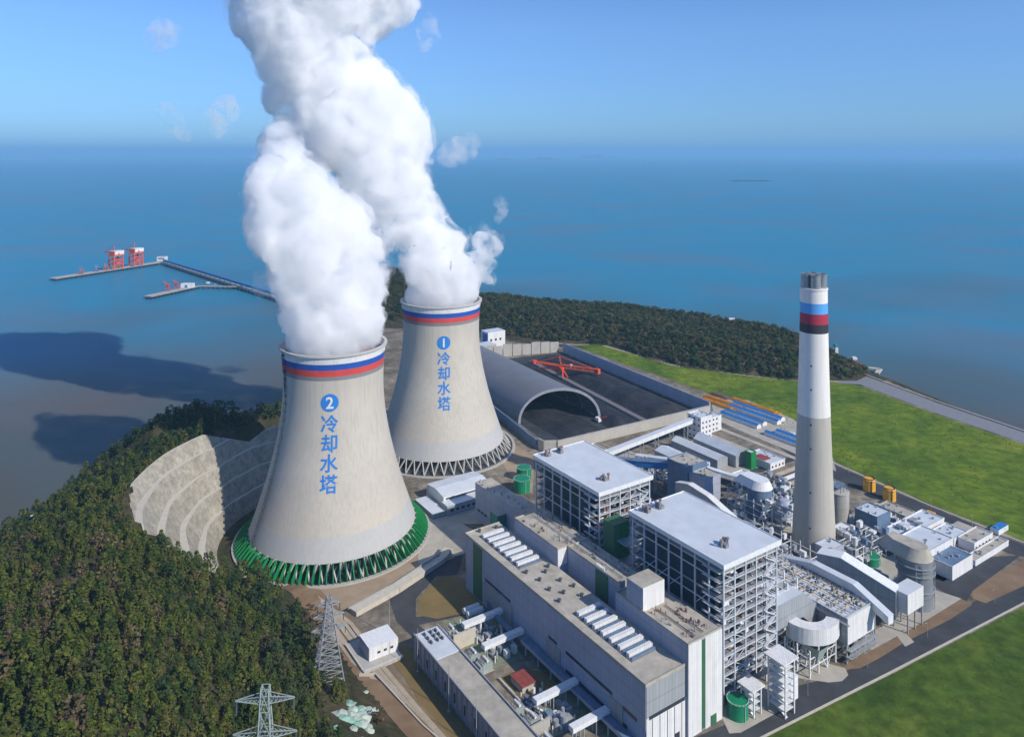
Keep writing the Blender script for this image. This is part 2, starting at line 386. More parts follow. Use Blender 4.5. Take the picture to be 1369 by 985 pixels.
def np_mesh(name, co, f, mats, smooth=True, mi=None):
    me = bpy.data.meshes.new(name); k = f.shape[1]
    me.vertices.add(len(co)); me.vertices.foreach_set('co', np.ascontiguousarray(co, np.float32).ravel())
    me.loops.add(f.size); me.loops.foreach_set('vertex_index', np.ascontiguousarray(f, np.int32).ravel())
    me.polygons.add(len(f)); me.polygons.foreach_set('loop_start', np.arange(0, f.size, k, dtype=np.int32))
    for m in mats: me.materials.append(M[m])
    if mi is not None: me.polygons.foreach_set('material_index', np.ascontiguousarray(mi, np.int32))
    me.update(calc_edges=True); me.polygons.foreach_set('use_smooth', np.full(len(f), smooth)); me.validate(); return me
co, f = grid_mesh('terrain', -460, 1060, -280, 1800, 4, height)
zc = co[f].mean(1); hillface = (zc[:, 2] > .8) | (psdf(LAND, zc[:, 0], zc[:, 1]) < 22) | (zc[:, 1] > 1240) | (psdf(HILLC, zc[:, 0], zc[:, 1]) > -25)
hillface |= psdf(HILLA, zc[:, 0], zc[:, 1]) > -14
keep = zc[:, 2] > -9.9
terr = link(bpy.data.objects.new('terrain', np_mesh('terrain', co, f[keep], ['yard', 'soil'], True, hillface[keep].astype(int)))); terr['kind'] = 'structure'
# sea bed is not seen; the water is one opaque silty sheet
SEA = -8.0
m, N, L, B = newmat('sea_water')
g = N.new('ShaderNodeNewGeometry'); sx = N.new('ShaderNodeSeparateXYZ'); L.new(g.outputs['Position'], sx.inputs[0])
def mth(op, a, b=None, c=None, cl=False):
    q = N.new('ShaderNodeMath'); q.operation = op; q.use_clamp = cl
    for i, v in enumerate((a, b, c)):
        if v is None: continue
        if isinstance(v, (int, float)): q.inputs[i].default_value = v
        else: L.new(v, q.inputs[i])
    return q.outputs[0]
def nse(scale, det=5, stretch=(1, 1, 1), dist=0):
    mp = N.new('ShaderNodeMapping'); mp.inputs['Scale'].default_value = stretch; L.new(g.outputs['Position'], mp.inputs[0])
    n = N.new('ShaderNodeTexNoise'); n.inputs['Scale'].default_value = scale; n.inputs['Detail'].default_value = det
    n.inputs['Distortion'].default_value = dist; L.new(mp.outputs[0], n.inputs['Vector']); return n.outputs[0]
# silt near the shore, clearer water outside
lx = mth('MULTIPLY', mth('SUBTRACT', sx.outputs[0], 100), .8); ly = mth('SUBTRACT', sx.outputs[1], 300)
ll = mth('DIVIDE', mth('SQRT', mth('ADD', mth('MULTIPLY', lx, lx), mth('MULTIPLY', ly, ly))), 1300)
silt = mth('MULTIPLY', mth('ADD', mth('SUBTRACT', 1.25, ll), mth('MULTIPLY', mth('SUBTRACT', nse(.0013, 3, (1, 1, 1), .4), .5), 2.0)), 1.3, cl=True)
def mixc(fac, a, b):
    q = N.new('ShaderNodeMix'); q.data_type = 'RGBA'
    for i, v in ((6, a), (7, b)):
        if isinstance(v, tuple): q.inputs[i].default_value = (*v, 1)
        else: L.new(v, q.inputs[i])
    L.new(fac, q.inputs[0]); return q.outputs[2]
deep = mixc(mth('MULTIPLY', nse(.0006, 5, (1, .6, 1), .5), 1.0, cl=True), (.020, .19, .31), (.034, .24, .37))
wc = mixc(silt, deep, (.088, .080, .055))
wc = mixc(mth('MULTIPLY', mth('SUBTRACT', nse(.0018, 4, (1, 1.5, 1), .3), .47), 1.7, cl=True), wc, (.17, .14, .15))
L.new(wc, B.inputs['Base Color']); B.inputs['Roughness'].default_value = .42; B.inputs['IOR'].default_value = 1.33
B.inputs['Specular IOR Level'].default_value = .22
bp = N.new('ShaderNodeBump'); bp.inputs['Strength'].default_value = .35; bp.inputs['Distance'].default_value = .5
L.new(nse(.12, 4, (1, 1.6, 1)), bp.inputs['Height']); L.new(bp.outputs[0], B.inputs['Normal'])
M['sea'] = m
struct('sea', MB().add([(-90000, -3000, SEA), (90000, -3000, SEA), (90000, 140000, SEA), (-90000, 140000, SEA)], [(0, 1, 2, 3)]), 'sea')

def sheet(name, px, z, m, thick=0):
    mb = MB(); poly = [W(x, y) for x, y in px]
    n = len(poly); A_ = sum(poly[i][0] * poly[(i + 1) % n][1] - poly[(i + 1) % n][0] * poly[i][1] for i in range(n))
    if A_ < 0: poly = poly[::-1]
    if thick: mb.prism(poly, z - .3, z)
    else: mb.add([(x, y, z) for x, y in poly], [tuple(range(n))])
    return struct(name, mb, m)
def strip(name, pts, wd, z, m, world=False):
    "a ribbon along ground points"
    P_ = [Vector(W(*p)) if not world else Vector(p) for p in pts]; vs = []
    if name == 'track':
        P_ = [P_[i].lerp(P_[i + 1], t / 8) for i in range(len(P_) - 1) for t in range(8)] + [P_[-1]]
    def gz(x, y): return z if name != 'track' else max(z, float(height(np.array([x]), np.array([y]))[0]) + z)
    for i, p in enumerate(P_):
        d = (P_[min(i + 1, len(P_) - 1)] - P_[max(i - 1, 0)]).normalized(); n = Vector((-d.y, d.x))
        e1 = p + n * wd / 2; e2 = p - n * wd / 2; vs += [(*e1, gz(*e1)), (*e2, gz(*e2))]
    return struct(name, MB().add(vs, [(2 * i, 2 * i + 1, 2 * i + 3, 2 * i + 2) for i in range(len(P_) - 1)]), m)
# grass fields
sheet('grass_field', [(765, 462), (800, 461), (900, 489), (1000, 503), (1060, 509), (1120, 511), (1150, 516), (1260, 557), (1369, 594), (1800, 762), (1800, 890), (1369, 722), (1240, 672), (1118, 618), (1060, 585), (955, 528)], .05, 'grass')
sheet('grass_field', [(1369, 810), (1190, 902), (1010, 992), (800, 1100), (900, 1400), (2600, 1400), (2000, 742), (1500, 742)], .05, 'grassdark')
strip('kerb', [(1500, 738), (1369, 806), (1190, 899), (1008, 991), (860, 1066)], 1.5, .16, 'kerb')
sheet('road', [(1500, 712), (1369, 772), (1310, 800), (1200, 860), (1120, 903), (1060, 918), (965, 970), (930, 985), (840, 1075), (860, 1066), (1007, 989), (1188, 898), (1367, 805), (1500, 737)], .09, 'asphalt')
sheet('road', [(1060, 586), (1118, 622), (1240, 676), (1369, 728), (1500, 778), (1500, 800), (1369, 744), (1350, 740), (1238, 692), (1118, 641), (1060, 610), (960, 545), (950, 530)], .09, 'asphalt')
strip('kerb', [(1020, 562), (1060, 585), (1118, 620), (1240, 674), (1369, 725), (1480, 770)], 1.3, .17, 'kerb')
sheet('road', [(1365, 742), (1300, 790), (1290, 808), (1240, 778), (1245, 765), (1255, 760), (1310, 745)], .10, 'asphalt')
sheet('bare_earth', [(1369, 748), (1410, 745), (1410, 765), (1369, 783), (1318, 806), (1300, 800), (1300, 790), (1330, 768)], .13, 'earth')
sheet('bare_earth', [(1285, 800), (1300, 808), (1270, 828), (1210, 858), (1175, 880), (1150, 893), (1125, 895), (1135, 885), (1190, 858), (1240, 826)], .13, 'earth')
sheet('pavement', [(1190, 830), (1240, 785), (1285, 800), (1240, 828), (1165, 868), (1140, 860)], .18, 'pad', 1)
sheet('pavement', [(1060, 880), (1098, 884), (1130, 893), (1134, 902), (1126, 910), (1108, 912), (1060, 905)], .18, 'pad', 1)
sheet('pavement', [(960, 948), (1045, 905), (1058, 925), (1052, 945), (990, 979), (975, 980)], .18, 'pad', 1)
sheet('pavement', [(1195, 845), (1208, 843), (1222, 858), (1210, 864)], .21, 'pad', 1)
# ground of the power block
struct('bare_earth', MB().lathe(T2[0], T2[1], [(100, .045), (73, .045)], 64, cap=False, a0=R(-130), a1=R(-5)), 'orangeearth')
sheet('bare_earth', [(400, 797), (455, 812), (478, 822), (540, 785), (592, 748), (560, 745), (470, 790)], .07, 'orangeearth')
sheet('pavement', [(575, 660), (640, 640), (660, 700), (600, 700)], .06, 'pad')
sheet('bare_earth', [(690, 595), (715, 610), (712, 660), (690, 650), (672, 620)], .10, 'orangeearth')
sheet('pavement', [(555, 685), (600, 690), (640, 712), (620, 740), (560, 755)], .08, 'pad')
sheet('dry_yard', [(560, 800), (585, 772), (612, 770), (640, 800), (640, 815), (585, 827), (558, 822)], .13, 'dryyard')
sheet('road', [(520, 800), (560, 765), (620, 740), (612, 768), (583, 770), (556, 800), (556, 824), (640, 818), (560, 835), (600, 870), (760, 1040), (720, 1040), (560, 860), (530, 830)], .09, 'asphalt')
for px, z in (([(592, 830), (668, 822), (700, 880), (640, 893), (628, 870), (596, 850)], .14), ([(700, 880), (640, 893), (650, 905), (640, 900)], .12),
              ([(705, 935), (775, 915), (805, 960), (740, 985), (720, 960)], .14), ([(800, 985), (860, 975), (880, 1030), (800, 1030)], .14)):
    sheet('gravel_pad', px, z, 'gravelgreen')
sheet('dry_yard', [(668, 905), (700, 893), (735, 900), (752, 925), (705, 935), (690, 925)], .12, 'dryyard')
sheet('dry_yard', [(510, 870), (545, 862), (560, 880), (640, 985), (700, 1060), (650, 1060), (590, 985), (540, 905)], .11, 'dryyard')
# dusty service tracks at the foot of the wooded hill
tr = [(318, 728), (350, 752), (400, 792), (440, 835), (480, 890), (530, 950), (570, 995), (640, 1080)]
for k, (dx, wd, mm) in enumerate(((12, 19, 'earth'), (0, 5, 'path'), (14, 3.0, 'path'), (22, 2.2, 'path'), (30, 2.6, 'path'))):
    strip('track', [(x + dx * (.4 if y < 800 else 1), y - (2 if y < 800 else 0)) for x, y in tr], wd, .03 if k == 0 else .5 + .05 * k, mm)
strip('track', [(458, 830), (490, 880), (540, 948), (590, 1010), (640, 1070)], 3.5, .24, 'path')
# sea wall and the walk along it
sheet('sea_wall', [(1122, 508), (1150, 500), (1260, 540), (1369, 577), (1800, 728), (1800, 756), (1369, 592), (1260, 555), (1150, 514), (1120, 512)], .14, 'greyband', 1)
strip('sea_wall', [(1150, 499), (1260, 540), (1369, 577), (1800, 728)], 2.0, 1.4, 'concrete')
strip('path', [(735, 458), (770, 461), (800, 460), (900, 488), (1000, 502), (1060, 508), (1122, 510)], 5, .12, 'path')
# islands on the horizon
for i, (x, y, wx, hh) in enumerate(((728, 214, 45, 60), (800, 212, 60, 110), (850, 209, 42, 130), (1003, 242, 60, 6), (8, 209, 50, 170), (672, 214, 26, 45))):
    X, Y = W(x, y, SEA) if y > 230 else (None, None)
    if X is None: Y = 298000 / (y - 205.0) * (1 if y > 210 else 1); X = (x - 684.5) * Y / 1000
    wd = wx * Y / 1000; mb = MB(); n = 26; rows = 7; vs = []
    for j in range(rows + 1):
        for k in range(n + 1):
            u = k / n * 2 - 1; v = j / rows * 2 - 1
            e = max(0, 1 - u * u - v * v)
            z = SEA - 1 + hh * 2.6 * e ** .7 * (.55 + .45 * math.sin(u * 7 + i * 2 + v) * math.sin(u * 3.1 + i)) if e > 0 else SEA - 1
            vs.append((X + u * wd / 2, Y + v * wd / 4, z))
    mb.add(vs, [(j * (n + 1) + k, j * (n + 1) + k + 1, (j + 1) * (n + 1) + k + 1, (j + 1) * (n + 1) + k) for j in range(rows) for k in range(n)])
    struct('island', mb, 'leafdark', smooth=True)
# cut slope behind the second tower: benches of sprayed concrete
mb = MB(); NB = 5; na = 120
prof = []
for k in range(NB):
    z0 = k / NB; z1 = (k + 1) / NB; a = k / NB; prof += [(a, z0), (a + .66 / NB, z1)]
prof.append((1.0, 1.0)); prof.append((1.02, 1.0))
for i in range(na + 1):
    th = 98 + (249 - 98) * i / na; zt = np.interp(th, TA, TZ); rr = np.interp(th, TA, TR); t = R(th)
    for j, (p, q) in enumerate(prof):
        zz = q * 66; z = min(zz, zt); r = 83 + (rr - 83) * min(p * 66 / max(zt, 1), 1 + .02 * (j > 8)) + (.5 * math.sin(i * .35 + j) if 0 < j < len(prof) - 1 else 0)
        mb.v.append((T2[0] + r * math.cos(t), T2[1] + r * math.sin(t), z + .1))
k = len(prof)
for i in range(na):
    for j in range(k - 1):
        mb.f.append((i * k + j, i * k + j + 1, (i + 1) * k + j + 1, (i + 1) * k + j)); mb.m.append(1 if j % 2 else 0)
struct('cut_slope', mb, ['slope', 'bench'])
# ================= COOLING TOWERS
def prof_r(z): return 37.3 * math.sqrt(1 + ((z - 118) / 82.4) ** 2)
def wrap_text(body, par, c, phi0, zc, size, mname):
    cu = bpy.data.curves.new('t', 'FONT'); cu.body = body; cu.size = size; cu.align_x = 'CENTER'; cu.align_y = 'CENTER'; cu.resolution_u = 3
    try: cu.offset = .22
    except Exception: pass
    ob = bpy.data.objects.new('t', cu); link(ob); dg = bpy.context.evaluated_depsgraph_get()
    me = bpy.data.meshes.new_from_object(ob.evaluated_get(dg)); bpy.data.objects.remove(ob)
    xs = [v.co.x for v in me.vertices]; ys = [v.co.y for v in me.vertices]
    mx = (min(xs) + max(xs)) / 2; my = (min(ys) + max(ys)) / 2
    return me, mx, my
def on_shell(me, mx, my, phi0, zc, lift, sx=1.0):
    import bmesh
    bm = bmesh.new(); bm.from_mesh(me); bmesh.ops.triangulate(bm, faces=bm.faces)
    for _ in range(2):
        es = [e for e in bm.edges if e.calc_length() > 2.2]
        if es: bmesh.ops.subdivide_edges(bm, edges=es, cuts=1); bmesh.ops.triangulate(bm, faces=bm.faces)
    for v in bm.verts:
        x = (v.co.x - mx) * sx; z = zc + (v.co.y - my); r = prof_r(z) + lift; p = phi0 + x / r
        v.co = Vector((r * math.sin(p), -r * math.cos(p), z))
    bm.to_mesh(me); bm.free(); return me
def tower(cx, cy, digit, label, fins, stair):
    t = thing('cooling_tower', label, 'cooling tower', (0, 0, 0), 'W', 'cooling towers under white steam')
    t.location = (cx, cy, 0)
    def band(name, z0, z1, m_, n=14, th=.9, lift=0):
        zs = [z0 + (z1 - z0) * i / n for i in range(n + 1)]
        pr = [(prof_r(z) + lift, z) for z in zs] + [(prof_r(z) - th, z) for z in reversed(zs)] + [(prof_r(z0) + lift, z0)]
        return part(t, name, MB().lathe(0, 0, pr, 120, cap=False), m_, True)
    band('shell', 25, 127.5, 'shell', 30); band('shell_base', 10, 25, 'shellbase', 6, 1.1, .05)
    for nm, a, b, m_ in (('grey_band', 127.5, 130.4, 'greyband'), ('red_band', 130.4, 135, 'redband'), ('blue_band', 135, 139.3, 'blue'), ('white_band', 139.3, 144.3, 'whiteband')):
        band(nm, a, b, m_, 2, .9, .04)
    part(t, 'rim', MB().lathe(0, 0, [(39.1, 144.3), (40.3, 144.3), (40.3, 145.6), (38.0, 145.6), (38.0, 144.3), (39.1, 144.3)], 120, cap=False), 'shellbase')
    for k in range(48):
        mb = MB(); p = 2 * math.pi * k / 48; d = 2 * math.pi / 96
        for s in (-1, 1):
            q = p + s * d * .85
            mb.beam((68.5 * math.cos(p), 68.5 * math.sin(p), .4), (61.2 * math.cos(q), 61.2 * math.sin(q), 10.3), .95)
        part(t, 'support_column', mb, 'concrete')
    part(t, 'basin', MB().lathe(0, 0, [(70.5, 0), (73.3, 0), (73.3, 1.1), (70.5, 1.1)], 96, cap=False), 'concrete')
    part(t, 'basin_floor', MB().lathe(0, 0, [(.1, .35), (70.4, .35)], 96, cap=False), 'darksteel')
    part(t, 'fill_pack', MB().lathe(0, 0, [(56, .4), (57, 9.8)], 72, cap=False), 'darksteel')
    if fins:
        for k in range(96):
            p = 2 * math.pi * (k + .5) / 96; c, s = math.cos(p), math.sin(p); nx, ny = -s * .3, c * .3
            pts = [(62.0, 1.2), (71.6, 1.2), (71.2, 3.2), (63.5, 10.6), (62.2, 10.6)]
            vs = [(r * c + sg * nx, r * s + sg * ny, z) for sg in (1, -1) for r, z in pts]
            part(t, 'windbreak_panel', MB().add(vs, [(0, 1, 2, 3, 4), (9, 8, 7, 6, 5)] + [(i, 5 + i, 5 + (i + 1) % 5, (i + 1) % 5) for i in range(5)]), 'green')
    if stair is not None:
        mb = MB(); a = R(stair)
        pts = [((prof_r(z) + 1.0) * math.sin(a - .05 * (1 - z / 145)), -(prof_r(z) + 1.0) * math.cos(a - .05 * (1 - z / 145)), z) for z in np.linspace(11, 145, 46)]
        for p, q in zip(pts, pts[1:]): mb.beam(p, q, 1.3, .25)
        for i in range(0, 46, 2): x, y, z = pts[i]; mb.box(x - .9, x + .9, y - .9, y + .9, z - .2, z + .9)
        part(t, 'ladder', mb, 'darksteel')
    phi = R(9)
    # blue disc with the number left pale inside
    dn = MB(); nn = 40; dn.add([(0, 0, 0)] + [(6.3 * math.cos(2 * math.pi * i / nn), 6.3 * math.sin(2 * math.pi * i / nn), 0) for i in range(nn)], [(0, 1 + i, 1 + (i + 1) % nn) for i in range(nn)])
    me = on_shell(dn.mesh('number_disc', 'letters'), 0, 0, phi, 112, .22)
    o = link(bpy.data.objects.new('number_disc', me)); o.parent = t
    me, mx, my = wrap_text(digit, t, 0, phi, 112, 11.5, 'x'); on_shell(me, mx, my, phi, 112, .34); me.materials.clear(); me.materials.append(M['whiteband'])
    o2 = link(bpy.data.objects.new('number', me)); o2.parent = o
    for ch, z in zip('冷却水塔', (97.5, 84.2, 71.2, 57.8)):
        me, mx, my = wrap_text(ch, t, 0, phi, z, 12.6, 'x'); on_shell(me, mx, my, phi, z, .25); me.materials.clear(); me.materials.append(M['letters'])
        o = link(bpy.data.objects.new('character', me)); o.parent = t
    return t
tower(T2[0], T2[1], '2', 'nearer concrete cooling tower numbered 2 with green fins around its foot', True, -52)
tower(T1[0], T1[1], '1', 'farther concrete cooling tower numbered 1 without green fins, beside the coal yard', False, None)
# ================= CHIMNEY
c = Q(1088, 735); cz = 192
t = thing('chimney', 'tall concrete chimney, upper half white with blue, red and black bands', 'chimney', (*c, 0))
def rc(z): return 9.4 + 6.0 * (1 - z / 192) ** 1.5
def sec(nm, z0, z1, m_, n=1, lift=0): part(t, nm, MB().lathe(c[0], c[1], [(rc(z) + lift, z) for z in np.linspace(z0, z1, n + 1)], 64, cap=True), m_, True)
sec('shaft', 0, 100, 'chimgrey', 20); sec('upper_shaft', 100, 160, 'chimwhite', 6)
sec('black_band', 160, 166.5, 'chimblack', 1, .03); sec('red_band', 166.5, 174, 'chimred', 1, .03); sec('blue_band', 174, 181.5, 'chimblue', 1, .03)
part(t, 'white_top', MB().lathe(c[0], c[1], [(rc(181.5), 181.5), (rc(191), 191), (rc(191) + .4, 191), (rc(191) + .4, 192), (rc(191) - 1, 192)], 64), 'chimwhite', True)
for dx, dy in ((-4, -3.6), (4, -3.6), (-4, 4), (4, 4)):
    f_ = part(t, 'flue', MB().lathe(c[0] + dx, c[1] + dy, [(3.5, 192), (3.5, 201.4), (3.8, 201.4), (3.8, 202), (3.0, 202), (3.0, 197)], 24, cap=False), 'flue', True)
for z in (22, 47, 78, 95, 120, 137):
    for an in (R(-65), R(60), R(180)):
        r = rc(z) ; x = c[0] + r * math.cos(an); y = c[1] + r * math.sin(an)
        part(t, 'window', MB().beam((x - .5 * math.cos(an), y - .5 * math.sin(an), z), (x + .35 * math.cos(an), y + .35 * math.sin(an), z), .9, 1.3), 'window')
# ================= STEAM: clustered billows filled with dense droplets
def vol_mat(name, dens, noise_amt, sc=.03, hi=.60, col=(1, 1, 1)):
    m = bpy.data.materials.new(name); m.use_nodes = True; N = m.node_tree.nodes; L = m.node_tree.links
    N.remove(N['Principled BSDF']); v = N.new('ShaderNodeVolumePrincipled'); v.inputs['Color'].default_value = (*col, 1)
    v.inputs['Anisotropy'].default_value = .0; v.inputs['Density'].default_value = dens
    if noise_amt or name == 'steam_veil':
        g = N.new('ShaderNodeNewGeometry'); n = N.new('ShaderNodeTexNoise'); n.inputs['Scale'].default_value = sc; n.inputs['Detail'].default_value = 8
        n.inputs['Roughness'].default_value = .68; n.inputs['Distortion'].default_value = .4
        L.new(g.outputs['Position'], n.inputs['Vector']); r = N.new('ShaderNodeMapRange')
        r.inputs[1].default_value = .5 - noise_amt; r.inputs[2].default_value = hi; r.inputs[3].default_value = 0; r.inputs[4].default_value = dens
        L.new(n.outputs[0], r.inputs[0]); L.new(r.outputs[0], v.inputs['Density'])
    L.new(v.outputs[0], N['Material Output'].inputs['Volume']); return m
VOX = 3.2
def billows(name, spheres, m_, label, org, cat='steam', group=None, amp=1.0, vox=VOX):
    import bmesh
    import bmesh
    bm = bmesh.new()
    for x, y, z, r in spheres:
        from mathutils import Matrix
        bmesh.ops.create_icosphere(bm, subdivisions=2, radius=r, matrix=Matrix.Translation((x, y, z)))
    me = bpy.data.meshes.new(name); bm.to_mesh(me); bm.free()
    ob = link(bpy.data.objects.new(name, me)); md = ob.modifiers.new('r', 'REMESH'); md.mode = 'VOXEL'; md.voxel_size = vox
    me2 = bpy.data.meshes.new_from_object(ob.evaluated_get(bpy.context.evaluated_depsgraph_get())); ob.modifiers.clear()
    n = len(me2.vertices); co = np.empty(n * 3); me2.vertices.foreach_get('co', co); no = np.empty(n * 3); me2.vertices.foreach_get('normal', no)
    co = co.reshape(-1, 3); no = no.reshape(-1, 3); d = np.empty(n)
    for i in range(n):
        p = Vector(co[i])
        d[i] = 9 * (.5 - abs(mnoise.noise(p * .028))) + 6.5 * (.45 - abs(mnoise.noise(p * .06 + Vector((9, 2, 5))))) + 5.6 * (.4 - abs(mnoise.noise(p * .12))) + 3.4 * (.35 - abs(mnoise.noise(p * .26)))
    low = np.clip((co[:, 2] - 146) / 16, 0, 1) if amp >= 1 else 1
    co += no * (d * amp * low)[:, None]
    me2.vertices.foreach_set('co', co.ravel()); me2.update(); me2.materials.clear(); me2.materials.append(m_)
    me2.transform(__import__('mathutils').Matrix.Translation(-Vector(org)))
    ob.data = me2; ob.location = org
    return settags(ob, label, cat, group)
def profile_blobs(rows, y0, drift, seed, fill=1.0):
    "rows: (pixel y, left x, right x) of the plume's outline, at depth y0"
    rs = random.Random(seed); out = []
    rows = sorted(rows, key=lambda r: -r[0]); ysr = [r[0] for r in rows]
    for yy in np.arange(ysr[-1], ysr[0], 9):
        l = np.interp(yy, ysr[::-1], [r[1] for r in rows][::-1]); rt = np.interp(yy, ysr[::-1], [r[2] for r in rows][::-1])
        k = y0 / 1000; half = (rt - l) / 2 * k - 4.5; cx = ((rt + l) / 2 - 684.5) * k; z = 290 - (yy - 205) * k
        dy = drift * max(0, z - 150)
        low = z < 175
        rmax = min(half * .62, 34)
        n = int(5 * fill + half / 9)
        for _ in range(n):
            r = rs.uniform(.35, 1) * rmax; e = max(0, half - r * 1.05); u = rs.uniform(-1, 1); u = math.copysign(abs(u) ** .7, u)
            dep = math.sqrt(max(0, 1 - u * u)) * min(half, 48) * .8
            zz = z + rs.uniform(-5, 5)
            if low: zz = max(zz, 141 + r * .55)
            out.append((cx + u * e, y0 + dy + rs.uniform(-1, 1) * dep, zz, r))
    return out
pl2 = [(474, 388, 512), (455, 383, 517), (440, 380, 519), (420, 376, 520), (400, 374, 517), (380, 362, 516), (360, 354, 515), (340, 348, 510), (320, 336, 502), (300, 326, 488), (285, 322, 478),
       (262, 318, 444), (245, 322, 424), (225, 330, 402), (205, 345, 395), (185, 352, 395)]
pl1 = [(400, 546, 640), (385, 540, 648), (365, 534, 645), (345, 530, 636), (330, 528, 622), (310, 516, 600), (290, 488, 592), (270, 466, 586), (250, 454, 578), (230, 450, 574), (215, 446, 574),
       (200, 430, 580), (185, 384, 582), (165, 356, 578), (145, 352, 556), (125, 350, 540), (105, 352, 528), (85, 350, 505), (65, 338, 482), (45, 322, 478), (25, 310, 500), (5, 308, 545), (-15, 310, 560), (-60, 320, 600), (-120, 340, 640)]
s2 = profile_blobs(pl2, T2[1], .12, 3); s1 = profile_blobs(pl1, T1[1], .0, 5)
for (cx_, cy_), ss in ((T2, s2), (T1, s1)):
    ss.append((cx_, cy_, 150, 26))
    for q in range(14): ss.append((cx_ + 26 * math.cos(q * .449), cy_ + 26 * math.sin(q * .449), 147.5, 10.5))
k = T1[1] / 1000
def px_blobs(lst, y0): return [((x - 684.5) * y0 / 1000, y0 + random.uniform(-8, 8), 290 - (y - 205) * y0 / 1000, r * y0 / 1000) for x, y, r in lst]
s1 += px_blobs([(646, 345, 12), (652, 330, 11), (645, 322, 9), (655, 355, 10), (640, 360, 14), (655, 375, 6), (505, 328, 17), (498, 318, 15), (484, 300, 14), (492, 345, 13), (505, 360, 14), (400, 200, 15), (386, 214, 14), (365, 196, 16), (418, 190, 14), (470, 288, 10), (456, 196, 12), (392, 190, 14), (372, 205, 12), (530, 12, 18), (515, 8, 20), (545, 5, 12)], T1[1])
STM = vol_mat('steam_dense', .17, .09, .032, .60)
VEIL = vol_mat('steam_veil', .09, .0, .045, .64)
VEIL.node_tree.nodes['Map Range'].inputs[1].default_value = .50
P2 = billows('steam_plume', s2, STM, 'white steam plume rising from the nearer cooling tower', (T2[0], T2[1], 145))
P1 = billows('steam_plume', s1, STM, 'white steam plume rising from the farther tower and leaning left up the sky', (T1[0], T1[1], 145))
for P_, ss in ((P2, s2), (P1, s1)):
    big = [(x, y, z + 3, r * 1.06 + 3) for x, y, z, r in ss if z - r > 150]
    v_ = billows('steam_veil', big, VEIL, None, tuple(P_.location), None, None, .9, 3.6)
    v_.parent = P_; v_.location = (0, 0, 0)
WSP = vol_mat('steam_thin', .11, .06, .06, .85)
wisps = [([(298, 150, 11), (304, 140, 8), (292, 160, 9), (298, 172, 9)], 'small white wisp of steam left of the plume, right of a fainter one', 540, .9),
         ([(237, 165, 11), (241, 178, 9), (232, 150, 7)], 'faint wisp of steam, leftmost low in the sky', 540, .8),
         ([(617, 200, 16), (600, 208, 12), (628, 190, 9)], 'pale wisp of steam just right of the plume above the horizon', 780, .9),
         ([(670, 272, 6), (672, 284, 5), (667, 292, 5)], 'tiny wisp of steam over the sea right of the plumes', 760, .6),
         ([(572, 45, 14), (565, 58, 9), (575, 30, 8)], 'faint wisp of steam high up right of the plume top', 760, .8),
         ([(225, 46, 16), (210, 52, 12), (242, 44, 9)], 'very faint wisp of steam high in the sky at the left', 540, .8),
         ([(355, 382, 12), (352, 370, 10), (360, 392, 9)], 'thin veil of steam at the left edge of the nearer plume', 585, .7)]
for lst, lab, y0, am in wisps:
    b = px_blobs(lst, y0); billows('steam_wisp', b, WSP, lab, (b[0][0], b[0][1], b[0][2]), 'steam', 'loose steam wisps', am * .9, 2.4)
# haze: even pale air over the whole place
hz = bpy.data.materials.new('haze_air'); hz.use_nodes = True; N = hz.node_tree.nodes; N.remove(N['Principled BSDF'])
v = N.new('ShaderNodeVolumePrincipled'); v.inputs['Color'].default_value = (.33, .62, .85, 1); v.inputs['Density'].default_value = HAZE = 6.2e-5
hz.node_tree.links.new(v.outputs[0], N['Material Output'].inputs['Volume'])
solo('haze', MB().box(-80000, 80000, -2500, 130000, -12, 620), hz, None, None, (0, 0, 0), 'W', kind='stuff')
# ================= POWER BLOCK (plant frame: a along the halls, b across)
def B_(x0, x1, y0, y1, z0, z1, mi=0, top=None): return MB().box(x0, x1, y0, y1, z0, z1, mi, top)
# ---- turbine hall
t = thing('turbine_hall', 'long grey turbine hall with slatted rooflights on its beige roof', 'industrial hall', (147, -35, 0))
a0, a1, b0, b1 = 67, 238, -49, -22
part(t, 'wall', B_(a0, a1, b0, b1, 14, 35.2), 'bluewall')
part(t, 'lower_wall', B_(a0 + .15, a1 - .15, b0 + .15, b1, 0, 14), 'lowwall')
part(t, 'roof', MB().box(a0 - .4, a1 + .4, b0 - .4, b1 - .1, 35.2, 36, 0), 'roofbeige')
pz = MB()
for q in ((a0 - .4, a1 + .4, b0 - .4, b0), (a0 - .4, a0, b0, b1 - .1), (a1, a1 + .4, b0, b1 - .1)): pz.box(q[0], q[1], q[2], q[3], 36, 36.9)
part(t, 'parapet', pz, 'roofbeige')
part(t, 'green_panel', B_(77, 88, b0 - .25, b0 + .2, 1, 35), 'greenpanel')
part(t, 'grey_panel', B_(a1 + .0, a1 + .3, b0 + .3, b1, 20, 35), 'greywall')
part(t, 'white_panel', B_(a1 + .0, a1 + .32, b0 + .3, b1, 0, 19.9), 'white')
for z in (20,): part(t, 'window_strip', B_(a1 + .2, a1 + .6, b0 + 2, b1 - 1, 19, 20.6), 'window')
mb = MB()
for y in np.arange(b0 + 4, b1 - 1, 5): mb.box(a1 + .2, a1 + .5, y, y + .22, 1, 18.6)
part(t, 'window_strip', mb, 'window')
for x0, x1, z0 in ((92, 121, 17), (160, 168, 17), (176, 214, 17), (92, 112, 9), (176, 225, 7), (222, 232, 15)):
    part(t, 'window_strip', B_(x0, x1, b0 - .2, b0 + .2, z0, z0 + 1.6), 'window')
for x0, x1 in ((91, 123), (158, 171), (212, 222)):
    part(t, 'bay_panel', B_(x0, x1, b0 - .45, b0 - .02, 4, 16), 'greywall')
for x in (95, 140, 205): part(t, 'door', B_(x, x + 5, b0 - .6, b0, 0, 6), 'bluesteel')
